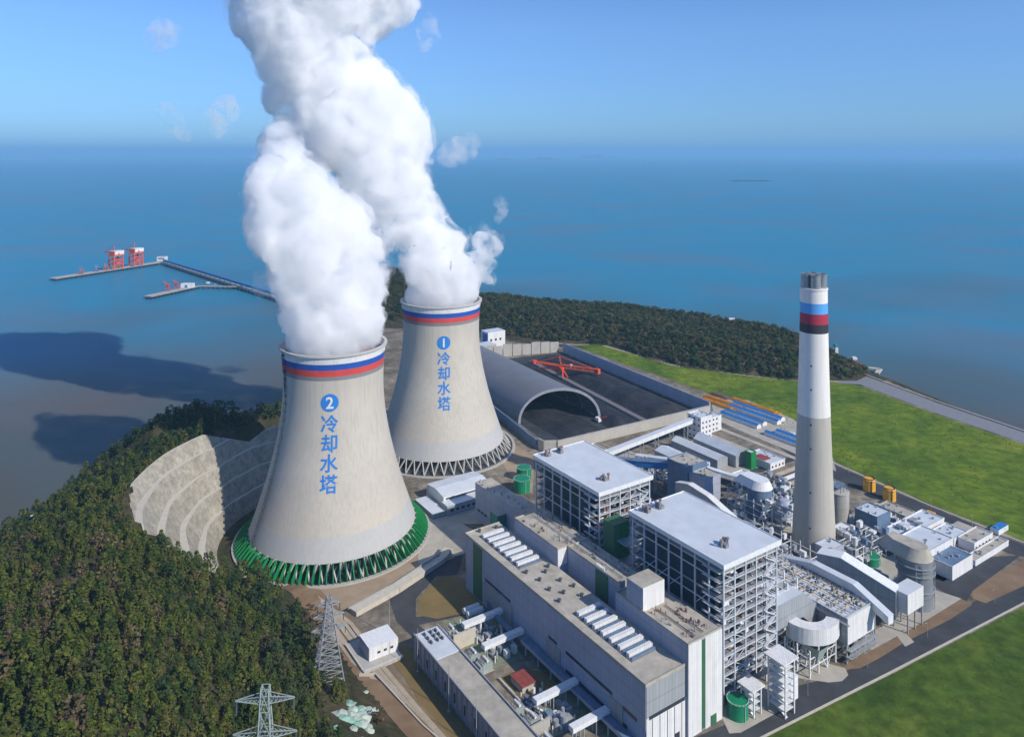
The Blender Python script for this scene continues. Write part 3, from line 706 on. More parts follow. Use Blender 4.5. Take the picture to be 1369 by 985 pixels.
for st, n in ((77, 7), (177, 7)):
    for k in range(n):
        x = st + k * 6.7; m_ = MB()
        m_.box(x, x + 2.4, b0 + 6.5, b1 - 4.5, 36, 38.3, 0)
        m_.box(x + 3.2, x + 4.6, b0 + 6.5, b1 - 4.5, 36, 37.2, 1)
        part(t, 'rooflight', m_, ['white', 'bluesteel'])
        part(t, 'rooflight_base', B_(x - .8, x + 5.2, b0 + 5.8, b1 - 4, 36, 36.5), 'greyband')
rr = random.Random(4)
for x, y in ((128, -42), (134, -32), (139, -40), (146, -30), (150, -41), (157, -36), (162, -43), (165, -29), (70, -40), (72, -28), (130, -27), (155, -27)):
    m_ = MB().cyl(x, y, .8, 36, 37.3, 10); m_.cyl(x, y, 1.2, 37.3, 37.8, 10); part(t, 'roof_vent', m_, 'darksteel')
# deaerator bay: three raised blocks behind the hall
part(t, 'upper_block', MB().box(85, 132.5, -21.8, -14.4, 0, 46, 0, 1), ['bluewall', 'roofbeige'])
part(t, 'upper_block', MB().box(85, 181, -14.4, 2.5, 0, 45.9, 0, 1), ['bluewall', 'roofbeige'])
part(t, 'upper_block', MB().box(186, 239.8, -21.9, 2.5, 0, 46, 0, 1), ['bluewall', 'roofbeige'])
part(t, 'white_panel', B_(132.5, 132.8, -21.6, -14.6, 36.2, 46), 'white')
part(t, 'white_panel', B_(239.8, 240.1, -22, -12.6, 0, 46.1), 'white')
part(t, 'green_panel', B_(239.8, 240.15, -12.5, -10, 1, 45.5), 'greenpanel')
part(t, 'white_panel', B_(239.8, 240.1, -9.9, 2.6, 0, 46.1), 'white')
part(t, 'door', B_(240, 240.4, -6, -2, 0, 5), 'greenpanel'); part(t, 'door', B_(238, 238.5, -30, -26.5, 0, 5), 'window')
part(t, 'green_panel', B_(160, 171, -14.8, -14.3, 30, 45.5), 'greenpanel')
mb = MB()
for x0, x1, y0, y1, z in ((85, 132.5, -21.8, -14.4, 46), (132.8, 181, -14.4, 2.5, 45.9), (186, 239.8, -21.9, 2.5, 46)):
    mb.box(x0, x1, y0, y0 + .5, z, z + 1); mb.box(x1 - .5, x1, y0 + .6, y1, z, z + 1); mb.box(x0, x0 + .5, y0 + .6, y1, z, z + 1)
part(t, 'parapet', mb, 'roofbeige')
part(t, 'stair_block', MB().box(194.5, 207, -21.5, -5.5, 46, 58.5, 0, 1), ['bluewall', 'roofbeige'])
part(t, 'white_panel', B_(207, 207.3, -21.4, -5.7, 46.1, 58.6), 'white')
mb = MB()
for x0, x1, y0, y1, n in ((88, 130, -20, 0, 34), (135, 178, -12, 1, 26), (209, 237, -19, 0, 40)):
    for _ in range(n):
        x = rr.uniform(x0, x1); y = rr.uniform(y0, y1); h = rr.uniform(.6, 2.2); s_ = rr.uniform(.25, .8)
        mb.piece()
        if rr.random() < .5: mb.box(x, x + s_ * 2, y, y + s_, 46, 46 + h, rr.randint(0, 1))
        else: mb.cyl(x, y, s_ * .6, 46, 46 + h * 1.3, 8, rr.randint(0, 1))
for y in (-4, -9): mb.piece(); mb.tube([(88, y, 46.8), (178, y, 46.8)], .3, 6, 1)
for y in (-8, -14): mb.piece(); mb.tube([(210, y, 46.8), (237, y, 46.8)], .3, 6, 0)
parts(t, 'roof_unit', mb, ['rust', 'steel'])
part(t, 'skylight', B_(158, 166, -13, -11, 46, 46.8), 'white')
# low link building at the far end, with a step
t = thing('control_building', 'flat topped grey block with white end standing beyond the turbine hall', 'building', (30, 12, 0))
part(t, 'wall', MB().box(-11, 30, 5, 20, 0, 29, 0, 1), ['bluewall', 'roofbeige']); part(t, 'wall', MB().box(30.2, 68, 5, 21, 0, 30, 0, 1), ['bluewall', 'roofbeige'])
part(t, 'white_panel', B_(68, 68.3, 5.1, 21, 10, 30.1), 'white')
for x0 in (-7, -2, 3, 14, 36): part(t, 'window_strip', B_(x0, x0 + 3.5, 4.7, 5.2, 8, 9.6), 'window')
part(t, 'annex', MB().box(24, 34, -3, 5, 0, 22, 0, 1), ['teal', 'roofbeige'])
mb = MB()
for x in np.arange(-9, 66, 7): mb.piece().box(x, x + .8, 9 + 3 * math.sin(x), 10 + 3 * math.sin(x), 29, 31.2)
parts(t, 'roof_vent', mb, 'steel')
# ---- boiler houses
def boiler(a0, label, dense):
    b0, b1 = 9.5, 53; L_ = 69; ZT = 73.5; rs = random.Random(int(a0))
    t = thing('boiler_house', label, 'boiler house', (a0 + L_ / 2, 31, 0), 'P', 'boiler houses')
    rf = part(t, 'roof', MB().box(a0 - 1.5, a0 + L_ + 1.5, b0 - 1.5, b1 + 1.5, ZT + .4, ZT + 1.5), 'roofwhite')
    mb = MB()
    mb.box(a0 - 1.9, a0 - 1.5, b0 - 1.5, b1 + 1.5, ZT - .6, ZT + 2); mb.box(a0 + L_ + 1.5, a0 + L_ + 1.9, b0 - 1.5, b1 + 1.5, ZT - .8, ZT + 2)
    mb.box(a0 - 1.9, a0 + L_ + 1.9, b0 - 1.9, b0 - 1.5, ZT - .6, ZT + 2); mb.box(a0 - 1.9, a0 + L_ + 1.9, b1 + 1.5, b1 + 1.9, ZT - .6, ZT + 2)
    part(t, 'roof_edge', mb, 'whites')
    for fx, fy in ((.04, .16), (.05, .40), (.80, .33)):
        x = a0 + L_ * fx + 2; y = b0 + 43 * fy; m_ = MB()
        for k in range(5):
            ux, uy = rs.uniform(-2, 2), rs.uniform(-2.4, 2.4); h = rs.uniform(1.2, 3.8)
            m_.cyl(x + ux, y + uy, .6, ZT + 1.5, ZT + 1.5 + h, 10, k % 2); m_.cyl(x + ux, y + uy, 1.0, ZT + 1.5 + h, ZT + 2.3 + h, 10, k % 2)
        m_.box(x - 2.5, x + 2.5, y - 1.5, y + 1.2, ZT + 1.5, ZT + 3.4, 0); part(t, 'roof_vent', m_, ['greyband', 'rust'])
    xs = np.linspace(a0, a0 + L_, 8); ys = np.linspace(b0, b1, 6)
    for x in xs:
        for y in ys:
            if x in (xs[0], xs[-1]) or y in (ys[0], ys[-1]): part(t, 'column', MB().box(x - .38, x + .38, y - .38, y + .38, 0, ZT + .4), 'framesteel')
    levels = list(np.arange(6, 72, 4.9))
    for i, z in enumerate(levels):
        m_ = MB(); big = (i % 4 == 1)
        for x in (xs[0], xs[-1]): m_.box(x - .2, x + .2, b0 + .4, b1 - .4, z - .5, z, 0)
        for y, f_ in ((ys[0], big or i > 11), (ys[-1], True)):
            if f_: m_.box(a0 + .4, a0 + L_ - .4, y - .2, y + .2, z - .55, z, 0)
        # walkways on the open end faces, with rails
        for x, sgn in ((a0 + L_, -1), (a0, 1)):
            for j in range(5):
                if rs.random() < .62:
                    dd = rs.uniform(2.5, 7); m_.box(min(x + sgn * .6, x + sgn * dd), max(x + sgn * .6, x + sgn * dd), ys[j] + .5, ys[j + 1] - .5, z - .25, z - .05, 1)
            for h in (.5, 1.1): m_.box(x + sgn * .1 - .06, x + sgn * .1 + .06, b0, b1, z + h, z + h + .13, 0)
            m_.box(x + sgn * 3.5 - .25, x + sgn * 3.5 + .25, b0 + 1, b1 - 1, z + 2.7, z + 3.2, 0)
        if i % 3 == 1:
            m_.box(a0 + 2, a0 + L_ - 8, b0 + .8, b0 + 5, z - .3, z - .1, 1)
            for h in (.5, 1.1): m_.box(a0 + 1, a0 + L_ - 1, b0 - .05, b0 + .08, z + h, z + h + .13, 0)
        part(t, 'platform', m_, ['framesteel', 'greyband'])
        # stub walkways at the near left corner
        if i > 1:
            part(t, 'corner_platform', MB().box(a0 + L_ - 13, a0 + L_ - 1, b0 - 2.2, b0 - .35, z - .2, z, 0).box(a0 + L_ - 13, a0 + L_ - 1, b0 - 2.2, b0 - 2.1, z + .9, z + 1.1, 0), ['framesteel'])
    m_ = MB()
    for x in (a0 + L_, a0):
        for j in range(5):
            for i in range(0, len(levels) - 1):
                if rs.random() < .30:
                    m_.piece(); y0, y1 = (ys[j] + .6, ys[j + 1] - .6) if rs.random() < .5 else (ys[j + 1] - .6, ys[j] + .6)
                    m_.beam((x, y0, levels[i]), (x, y1, levels[i + 1] - .8), .3)
    for j in range(7):
        for i in (0, 4, 8):
            if rs.random() < .5: m_.piece(); m_.beam((xs[j], b0, levels[i]), (xs[j + 1], b0, levels[i + 2]), .35)
    parts(t, 'bracing', m_, 'framesteel')
    # casing hung inside, darker cladding on the long side
    cs = part(t, 'boiler_casing', MB().box(a0 + 12, a0 + L_ - 11, b0 + 6, b1 - 8, 10, ZT - 2), 'darkcasing')
    part(t, 'side_cladding', B_(a0 + 8, a0 + L_ - 12, b0 + 2.2, b0 + 2.6, 4, ZT - 1), 'darkcasing')
    m_ = MB()
    for k in range(72):
        m_.piece(); x = a0 + L_ - rs.uniform(1.5, 8); y = rs.uniform(b0 + 2, b1 - 3); z = rs.choice(levels) + .1; h = rs.uniform(1.2, 4.2)
        m_.box(x - rs.uniform(.4, 1.6), x, y, y + rs.uniform(.5, 3.5), z, z + h, rs.randint(0, 2))
    parts(t, 'process_unit', m_, ['rust', 'steel', 'whites']); m_ = MB()
    for k in range(48):
        m_.piece(); x = a0 + L_ - rs.uniform(2, 9); y = rs.uniform(b0 + 2, b1 - 6); z = rs.uniform(10, 66)
        m_.tube([(x, y, z), (x, y + rs.uniform(2, 6), z), (x, y + 6, z + rs.uniform(-8, 8))], rs.uniform(.3, .8), 7, rs.randint(0, 2))
    parts(t, 'pipe', m_, ['rust', 'steel', 'whites']); m_ = MB()
    for k in range(24):
        m_.piece(); x = a0 + rs.uniform(1.5, 7); y = rs.uniform(b0 + 2, b1 - 3); z = rs.choice(levels) + .1
        m_.box(x, x + rs.uniform(.4, 1.6), y, y + rs.uniform(.5, 3), z, z + rs.uniform(1, 4), rs.randint(0, 2))
    parts(t, 'process_unit', m_, ['rust', 'steel', 'whites'])
    m_ = MB()
    for i in range(len(levels) - 1):
        y = b1 - 8 + 4 * (i % 2); s_ = 1 if i % 2 else -1
        m_.beam((a0 + L_ + 1.4, b1 - 12, levels[i] if s_ > 0 else levels[i + 1]), (a0 + L_ + 1.4, b1 - 3, levels[i + 1] if s_ > 0 else levels[i]), 1.6, .3)
    part(t, 'staircase', m_, 'whites')
    for yy, z0 in ((24, 40), (38, 40)):
        part(t, 'coal_duct', MB().tube([(a0 + L_ - 9, yy, 68), (a0 + L_ - 6, yy - 3, 50), (a0 + L_ - 6, yy - 3, 20), (a0 + L_ - 9, yy, 8)], 1.1, 8), 'rust')
    return t
boiler(66, 'farther boiler house of white steel framing under a flat pale roof', 0)
boiler(166, 'nearer boiler house of white steel framing, overlapping the chimney foot', 1)
# green lift shaft between the two boiler houses
t = thing('lift_shaft', 'dark green shaft standing between the two boiler houses', 'lift shaft', (150, 13, 0))
part(t, 'shaft', MB().box(143, 153, 6, 18, 0, 62, 0, 0), ['greenpanel']); part(t, 'green_panel', B_(153, 153.3, 12, 17, 40, 61.5), 'green')
part(t, 'platform', MB().box(153, 162, 8, 19, 40, 40.5).box(153, 162, 8, 19, 52, 52.5), 'steel')
# ---- precipitators behind each boiler
def precip(a0, a1, label):
    b0, b1, zt, zb = 93.5, 120.5, 26, 11; rs = random.Random(int(a0) + 1)
    t = thing('precipitator', label, 'dust precipitator', ((a0 + a1) / 2, 100, 0), 'P', 'precipitators behind the boilers')
    part(t, 'casing', MB().box(a0, a1, b0, b1, zb, zt, 0, 1), ['greywall', 'roofwhite'])
    part(t, 'white_panel', B_(a1, a1 + .3, b0 + .2, b1 - .2, zb, zt), 'white')
    for x in np.arange(a0 + 4, a1 - 3, 9):
        for y in (b0 + 4.5, b0 + 13.5, b0 + 22.5):
            part(t, 'hopper', MB().add([(x - 3.6, y - 3.6, zb), (x + 3.6, y - 3.6, zb), (x + 3.6, y + 3.6, zb), (x - 3.6, y + 3.6, zb), (x, y, 4.5)], [(0, 4, 1), (1, 4, 2), (2, 4, 3), (3, 4, 0)]), 'steel')
    m_ = MB()
    for x in np.linspace(a0 + .5, a1 - .5, 9):
        for y in (b0 + .5, b0 + 9, b0 + 18, b1 - .5):
            m_.box(x - .35, x + .35, y - .35, y + .35, 0, zb)
    for x in np.linspace(a0 + .5, a1 - .5, 9)[:-1]:
        for y in (b0 + .5, b1 - .5): m_.beam((x, y, 0), (x + (a1 - a0) / 8, y, zb), .3)
    for y in (b0 + .5, b0 + 9, b0 + 18): m_.beam((a1 - .5, y, 0), (a1 - .5, y + 9, zb), .35); m_.beam((a1 - .5, y + 9, 0), (a1 - .5, y, zb), .35)
    for z in (4, 8):
        m_.box(a1 - .3, a1 + 2.5, b0, b1, z, z + .25); m_.box(a0, a1, b0 - .3, b0 + .3, z, z + .3)
    part(t, 'support_frame', m_, 'steel')
    m_ = MB()
    for i, x in enumerate(np.arange(a0 + 3, a1 - 2, 3.1)):
        for j, y in enumerate(np.arange(b0 + 2.5, b1 - 3, 3.0)):
            q = rs.random(); m_.piece()
            if q < .5: m_.box(x, x + rs.uniform(.5, 1.6), y, y + rs.uniform(.5, 1.5), zt, zt + rs.uniform(.4, 1.5), rs.choice((0, 0, 1, 3)))
            elif q < .75: m_.cyl(x, y, rs.uniform(.4, .9), zt, zt + rs.uniform(1, 2.4), 9, rs.choice((0, 1, 3)))
    parts(t, 'roof_unit', m_, ['steel', 'darksteel', 'rust', 'path'])
    m_ = MB()
    for x in np.arange(a0 + 1, a1 - 1, 6.2): m_.piece().box(x, x + .3, b0 + 1, b1 - 1, zt + .02, zt + .9)
    for y in (b0 + 5, b0 + 13, b0 + 21): m_.piece().tube([(a0 + 1, y, zt + 1.2), (a1 - 1, y, zt + 1.2)], .28, 6)
    parts(t, 'roof_pipe', m_, 'path'); m_ = MB()
    for y in (b0 + .1, b0 + 9, b1 - .2):
        for h in (.6, 1.2): m_.box(a0, a1, y, y + .15, zt + h, zt + h + .14)
        for x in np.arange(a0, a1, 2.5): m_.box(x, x + .16, y, y + .15, zt, zt + 1.2)
    for h in (.6, 1.2): m_.box(a1 - .2, a1, b0, b1, zt + h, zt + h + .14)
    part(t, 'railing', m_, 'whites')
    m_ = MB().box(a0 - 2, a1 + 2, b0 - 1.8, b0 - .4, zt - 3, zt - 2.7)
    for h in (.6, 1.2): m_.box(a0 - 2, a1 + 2, b0 - 1.8, b0 - 1.65, zt - 2.7 + h, zt - 2.55 + h)
    part(t, 'walkway', m_, 'steel')
    # flue ducts from the boiler into the casing
    for y0 in (a0 + 6, a0 + 22, a0 + 36):
        part(t, 'inlet_duct', MB().box(y0, y0 + 9, 56, 80, 22, 36, 0, 1).add([(y0, 80, 22), (y0 + 9, 80, 22), (y0 + 9, 93, 11.5), (y0, 93, 11.5), (y0, 80, 36), (y0 + 9, 80, 36), (y0 + 9, 93, 25.5), (y0, 93, 25.5)],
             [(0, 1, 2, 3), (4, 7, 6, 5), (1, 5, 6, 2), (0, 3, 7, 4)], 0), ['greywall', 'roofwhite'])
    return t
precip(188, 252, 'nearer precipitator with cluttered roof behind the nearer boiler house')
precip(88, 152, 'farther precipitator glimpsed between the two boiler house roofs')
# deck of pipework between boiler and precipitator
def bay(a0, a1, label, z=52):
    t = thing('equipment_bay', label, 'steel framed bay', ((a0 + a1) / 2, 72, 0), 'P', 'steel bays behind the boilers'); rs = random.Random(int(a0))
    m_ = MB()
    for x in np.linspace(a0, a1, 7):
        for y in (57, 66, 75, 84): m_.box(x - .4, x + .4, y - .4, y + .4, 0, z)
    for zz in np.arange(7, z + 1, 7):
        for y in (57, 66, 75, 84): m_.box(a0, a1, y - .25, y + .25, zz - .6, zz)
        for x in np.linspace(a0, a1, 7): m_.box(x - .25, x + .25, 57, 84, zz - .62, zz - .02)
        for h in (.6, 1.2): m_.box(a1 + .1, a1 + .25, 57, 84, zz + h, zz + h + .15)
    part(t, 'steel_frame', m_, 'whites'); m_ = MB()
    for zz in np.arange(7, z + 1, 7):
        for k in range(14):
            m_.piece(); x = rs.uniform(a0, a1 - 6); y = rs.uniform(57, 78); m_.box(x, x + rs.uniform(3, 8), y, y + rs.uniform(3, 6), zz + .01, zz + .2, 1)
            if rs.random() < .7: m_.piece().box(x, x + rs.uniform(1, 3), y, y + rs.uniform(1, 3), zz + .21, zz + rs.uniform(1.2, 4), rs.choice((0, 1, 2)))
    parts(t, 'process_unit', m_, ['rust', 'steel', 'whites'])
bay(172, 226, 'nearer steel bay full of pipework and platforms right of the boiler house', 40); bay(80, 128, 'farther steel bay of pipework beyond the gap between boiler houses', 40)
# long covered galleries along the far side of the precipitators
def gallery(name, label, pts, wdt, ht, mats=('greywall', 'roofwhite'), legs=True, group='covered conveyor galleries', cat='conveyor gallery', legm='steel'):
    "closed box gallery following (a,b,z of its floor)"
    t = thing(name, label, cat, (pts[0][0], pts[0][1], 0), 'P', group)
    m_ = MB(); P3 = [Vector(p) for p in pts]; vs = []
    for i, p in enumerate(P3):
        d = (P3[min(i + 1, len(P3) - 1)] - P3[max(i - 1, 0)]); d.z = 0; d.normalize(); n = Vector((-d.y, d.x, 0)) * wdt / 2
        vs += [p - n, p + n, p + n + Vector((0, 0, ht)), p - n + Vector((0, 0, ht))]
    k = len(P3)
    for i in range(k - 1):
        a, b = 4 * i, 4 * i + 4
        m_.add([vs[j] for j in (a, a + 1, a + 2, a + 3, b, b + 1, b + 2, b + 3)], [(1, 0, 4, 5), (0, 3, 7, 4), (2, 1, 5, 6)], 0)
    m_.add([vs[j] for j in range(4)], [(0, 1, 2, 3)], 0); m_.add(vs[-4:], [(3, 2, 1, 0)], 0)
    part(t, 'gallery_body', m_, mats[0]); m_ = MB(); up = Vector((0, 0, .35))
    for i in range(k - 1):
        a, b = 4 * i, 4 * i + 4; e = [vs[a + 2], vs[a + 3], vs[b + 3], vs[b + 2]]
        c1 = (vs[a + 2] - vs[a + 3]).normalized() * .4
        top = [e[0] + up + c1, e[1] + up - c1, e[2] + up - c1, e[3] + up + c1]; bot = [e[0] + c1 + up * .03, e[1] - c1 + up * .03, e[2] - c1 + up * .03, e[3] + c1 + up * .03]
        m_.add(top + bot, [(0, 1, 2, 3), (7, 6, 5, 4), (1, 5, 6, 2), (0, 3, 7, 4), (0, 4, 5, 1), (2, 6, 7, 3)])
    part(t, 'gallery_roof', m_, mats[1])
    if legs:
        for i in range(k - 1):
            p, q = P3[i], P3[i + 1]; n_ = max(1, int((q - p).length / 18))
            for j in range(n_):
                c = p.lerp(q, (j + .5) / n_)
                if c.z < 3: continue
                d = (q - p); d.z = 0; d.normalize(); n = Vector((-d.y, d.x, 0)) * wdt * .45; l = MB()
                l.beam((c.x - n.x, c.y - n.y, 0), (c.x - n.x, c.y - n.y, c.z), .5); l.beam((c.x + n.x, c.y + n.y, 0), (c.x + n.x, c.y + n.y, c.z), .5)
                z = 0
                while z < c.z - 2:
                    z2 = min(z + 6, c.z); l.beam((c.x - n.x, c.y - n.y, z), (c.x + n.x, c.y + n.y, z2), .25); z = z2
                part(t, 'trestle', l, legm)
    return t
gallery('duct_gallery', 'long pale roofed duct along the right edge of the nearer precipitator', [(186, 121, 20), (212, 121, 27), (240, 121, 27), (263, 119, 20)], 4.5, 4.5, ('whites', 'roofwhite'))
gallery('duct_gallery', 'pale roofed duct bending down behind the farther boiler house roof', [(98, 118, 34), (112, 117, 38), (130, 117, 36), (168, 117, 24)], 4.5, 7.5, ('greywall', 'whiteband'))
gallery('flue_duct', 'big boxy grey flue duct running into the tall grey absorber', [(207, 134, 16), (221, 138, 18), (236, 144, 12), (250, 149, 7)], 9, 17, ('greywall', 'whites'), cat='flue duct', group=None)
t = thing('duct_end_block', 'white box at the end of the flue duct beside the grey absorber', 'duct box', (252, 157, 0))
part(t, 'box', MB().box(247, 257, 148, 166, 12, 24, 0, 1), ['white', 'roofwhite'])
mb = MB(); [mb.box(x, x + .7, y, y + .7, 0, 12) for x in (247.5, 256) for y in (149, 157, 165)]; part(t, 'support_frame', mb, 'steel')
# grey absorber with hooded outlet
ab = (242.4, 184)
t = thing('absorber', 'tall round grey absorber with beige hood, right of the flue duct', 'absorber tower', (*ab, 0))
part(t, 'vessel', MB().lathe(*ab, [(10.2, 0), (10.2, 8), (10.6, 8), (10.6, 8.6), (10.2, 8.6), (10.2, 24), (10.8, 24), (10.8, 24.8), (10.2, 24.8), (10.2, 31)], 40), 'silo', True)
for z in (12, 22, 27):
    m_ = MB().lathe(*ab, [(10.25, z), (11.6, z), (11.6, z + .2), (10.25, z + .2)], 40, cap=False).lathe(*ab, [(11.5, z + 1), (11.6, z + 1.2)], 40, cap=False); part(t, 'ring_platform', m_, 'steel')
hd = MB(); n = 20; vs = []
for i in range(n + 1):
    th = math.pi * 1.0 * i / n - math.pi / 2
    vs.append((ab[0] + 10.4 * math.cos(th), ab[1] + 10.4 * math.sin(th)))
ol = vs + [(226, 192), (218, 190), (218, 180), (226, 175)]
nn = len(ol)
hd.add([(x, y, 31.05) for x, y in ol] + [(ab[0] + (x - ab[0]) * .72, ab[1] + (y - ab[1]) * .62, 38) for x, y in ol], [(i, (i + 1) % nn, nn + (i + 1) % nn, nn + i) for i in range(nn)] + [tuple(range(nn, 2 * nn)), tuple(reversed(range(nn)))])
part(t, 'hood', hd, 'roofbeige')
m_ = MB(); [m_.beam((ab[0] + 11 * math.cos(R(a)), ab[1] + 11 * math.sin(R(a)), 0), (ab[0] + 11 * math.cos(R(a)), ab[1] + 11 * math.sin(R(a)), 30), .35) for a in (-60, -40, 20, 80)]
part(t, 'pipe', m_, 'steel')
# twin of the absorber nearer the farther unit
ab2 = (112, 196)
t = thing('absorber', 'grey absorber with pale rounded hood standing left of the chimney', 'absorber tower', (*ab2, 0))
part(t, 'vessel', MB().lathe(*ab2, [(9.5, 0), (9.5, 24)], 36), 'bluesteel', True)
ol2 = [(ab2[0] + 10 * math.cos(R(x)), ab2[1] + 10 * math.sin(R(x))) for x in range(-90, 91, 15)] + [(92, 204), (92, 188)]; nn = len(ol2); hd = MB()
hd.add([(x, y, 24.05) for x, y in ol2] + [(ab2[0] + (x - ab2[0]) * .75, ab2[1] + (y - ab2[1]) * .66, 30) for x, y in ol2], [(i, (i + 1) % nn, nn + (i + 1) % nn, nn + i) for i in range(nn)] + [tuple(range(nn, 2 * nn)), tuple(reversed(range(nn)))])
part(t, 'hood', hd, 'whites')
# concrete silo
cs = (155, 236)
t = thing('concrete_silo', 'beige concrete silo just right of the chimney', 'silo', (*cs, 0))
part(t, 'wall', MB().lathe(*cs, [(7.6, 0), (7.6, 26)], 36), 'csilo', True); part(t, 'roof', MB().lathe(*cs, [(7.9, 26), (7.9, 26.8), (.2, 27.6)], 36), 'concrete')
m_ = MB(); [m_.box(cs[0] + x, cs[0] + x + .3, cs[1] + y, cs[1] + y + .3, 27, 33) for x in (-4, 0, 4) for y in (-4, 0, 4)]; m_.box(cs[0] - 4, cs[0] + 4, cs[1] - 4, cs[1] + 4, 31, 31.3); part(t, 'roof_frame', m_, 'bluesteel')
for (x, y), lb in zip((Q(1162, 655), Q(1189, 668)), ('left one of two yellow silos beside the perimeter road', 'right one of two yellow silos beside the perimeter road')):
    t = thing('yellow_silo', lb, 'silo', (x, y, 0), 'P', 'yellow silos')
    part(t, 'tank', MB().lathe(x, y, [(5, .3), (5, 9.5), (4.6, 10)], 28), 'yellow', True)
    m_ = MB(); m_.lathe(x, y, [(5.05, 9), (5.3, 9), (5.3, 9.2), (5.05, 9.2)], 28, cap=False); m_.lathe(x, y, [(4.4, 10), (4.4, 10.9), (4.5, 10.9), (4.5, 10)], 28, cap=False); part(t, 'rail', m_, 'darksteel')
    part(t, 'ladder', MB().beam((x + 4.2, y - 3.2, 0), (x + 4.2, y - 3.2, 10), .5), 'darksteel')
# curved white duct on trusses beside the precipitator
t = thing('curved_duct', 'curved white bunker duct on a steel trestle in front of the precipitator', 'duct', (243, 78, 0))
m_ = MB(); ctr = (234, 84); n = 14
for i in range(n):
    pass
pr = [(R(-100 + 130 * i / n)) for i in range(n + 1)]; vs = []
for a in pr:
    for r, z in ((9, 15), (16, 15), (16, 24), (9, 24)): vs.append((ctr[0] + r * math.cos(a), ctr[1] + r * math.sin(a) * 1.1, z))
for i in range(n):
    a, b = 4 * i, 4 * i + 4; m_.add([vs[j] for j in (a, a + 1, a + 2, a + 3, b, b + 1, b + 2, b + 3)], [(0, 4, 5, 1), (1, 5, 6, 2), (2, 6, 7, 3), (3, 7, 4, 0)])
m_.add(vs[:4], [(0, 1, 2, 3)]); m_.add(vs[-4:], [(3, 2, 1, 0)]); part(t, 'duct', m_, 'white')
part(t, 'hopper', MB().add([(240, 70, 15), (250, 70, 15), (250, 80, 15), (240, 80, 15), (246, 74, 3)], [(0, 4, 1), (1, 4, 2), (2, 4, 3), (3, 4, 0)]), 'greygreen')
m_ = MB()
for x in (231, 239, 247):
    for y in (66, 74, 82, 90): m_.box(x - .35, x + .35, y - .35, y + .35, 0, 15)
    m_.beam((x, 66, 0), (x, 74, 14), .3); m_.beam((x, 74, 14), (x, 82, 0), .3); m_.beam((x, 82, 0), (x, 90, 14), .3)
for z in (5, 10): [m_.box(231, 247, y - .2, y + .2, z, z + .4) for y in (66, 74, 82, 90)]; [m_.box(x - .2, x + .2, 66, 90, z + .05, z + .45) for x in (231, 239, 247)]
part(t, 'support_frame', m_, 'whites')
# stair towers with white roofs
for (x, y, h, s_), lb in (((253, 33, 28, 5.2), 'taller stair tower with white roof near the curved duct'), ((245, 19, 14, 4.0), 'small stair tower with white roof beside the green tank')):
    t = thing('stair_tower', lb, 'stair tower', (x, y, 0), 'P', 'open stair towers')
    part(t, 'roof', MB().box(x - s_ - 1, x + s_ + 1, y - s_ - 1, y + s_ + 1, h, h + .8), 'white')
    m_ = MB(); [m_.box(x + i * s_ - .3, x + i * s_ + .3, y + j * s_ * .7 - .3, y + j * s_ * .7 + .3, 0, h) for i in (-1, 1) for j in (-1, 1)]
    z = 3.5
    while z < h: m_.box(x - s_, x + s_, y - s_ * .7, y + s_ * .7, z - .2, z); z += 3.5
    part(t, 'frame', m_, 'whites'); m_ = MB(); z = 0; k = 0
    while z < h - 3: m_.beam((x + s_, y - s_ * .4 + k % 2, z), (x - s_, y - s_ * .4 + k % 2, z + 3.5), 1.2, .2) if k % 2 == 0 else m_.beam((x - s_, y, z), (x + s_, y, z + 3.5), 1.2, .2); z += 3.5; k += 1
    part(t, 'stairs', m_, 'whites')
    if h > 20: part(t, 'conveyor', MB().beam((x - 20, y + 1, 4), (x - 2, y + 1, 22), 3.2, 2.4), 'greywall'); part(t, 'machine_box', MB().box(x - 3, x + 3, y + 4, y + 10, 4, 16), 'whites')
# round green tanks
def gtank(x, y, r, h, lb, m_='greentank'):
    t = thing('green_tank', lb, 'tank', (x, y, 0), 'P', 'green tanks')
    part(t, 'tank', MB().lathe(x, y, [(r, .1), (r, h)], 32), m_, True); part(t, 'roof', MB().lathe(x, y, [(r + .15, h), (r + .15, h + .3), (.2, h + r * .13)], 32), m_)
    mm = MB(); [mm.lathe(x, y, [(r, z), (r + .12, z)], 32, cap=False) for z in (h + .7, h + 1.1)]; [mm.beam((x + r * math.cos(R(a)), y + r * math.sin(R(a)), h), (x + r * math.cos(R(a)), y + r * math.sin(R(a)), h + 1.1), .12) for a in range(0, 360, 20)]
    part(t, 'railing', mm, 'whites'); part(t, 'ladder', MB().beam((x + r + .2, y - 1, 0), (x + r + .2, y - 1, h), .6, .15), 'whites')
gtank(243, 11, 5.4, 8, 'green tank on a pale kerbed pad near the bottom of the picture')
gtank(-49, 78, 6.5, 10, 'green tank beside the farther boiler house, behind another')
gtank(-31, 63.5, 7, 10, 'dull green tank in front of its twin by the farther boiler house')
gtank(200, 205, 6, 5, 'low green tank among grey plant right of the chimney')
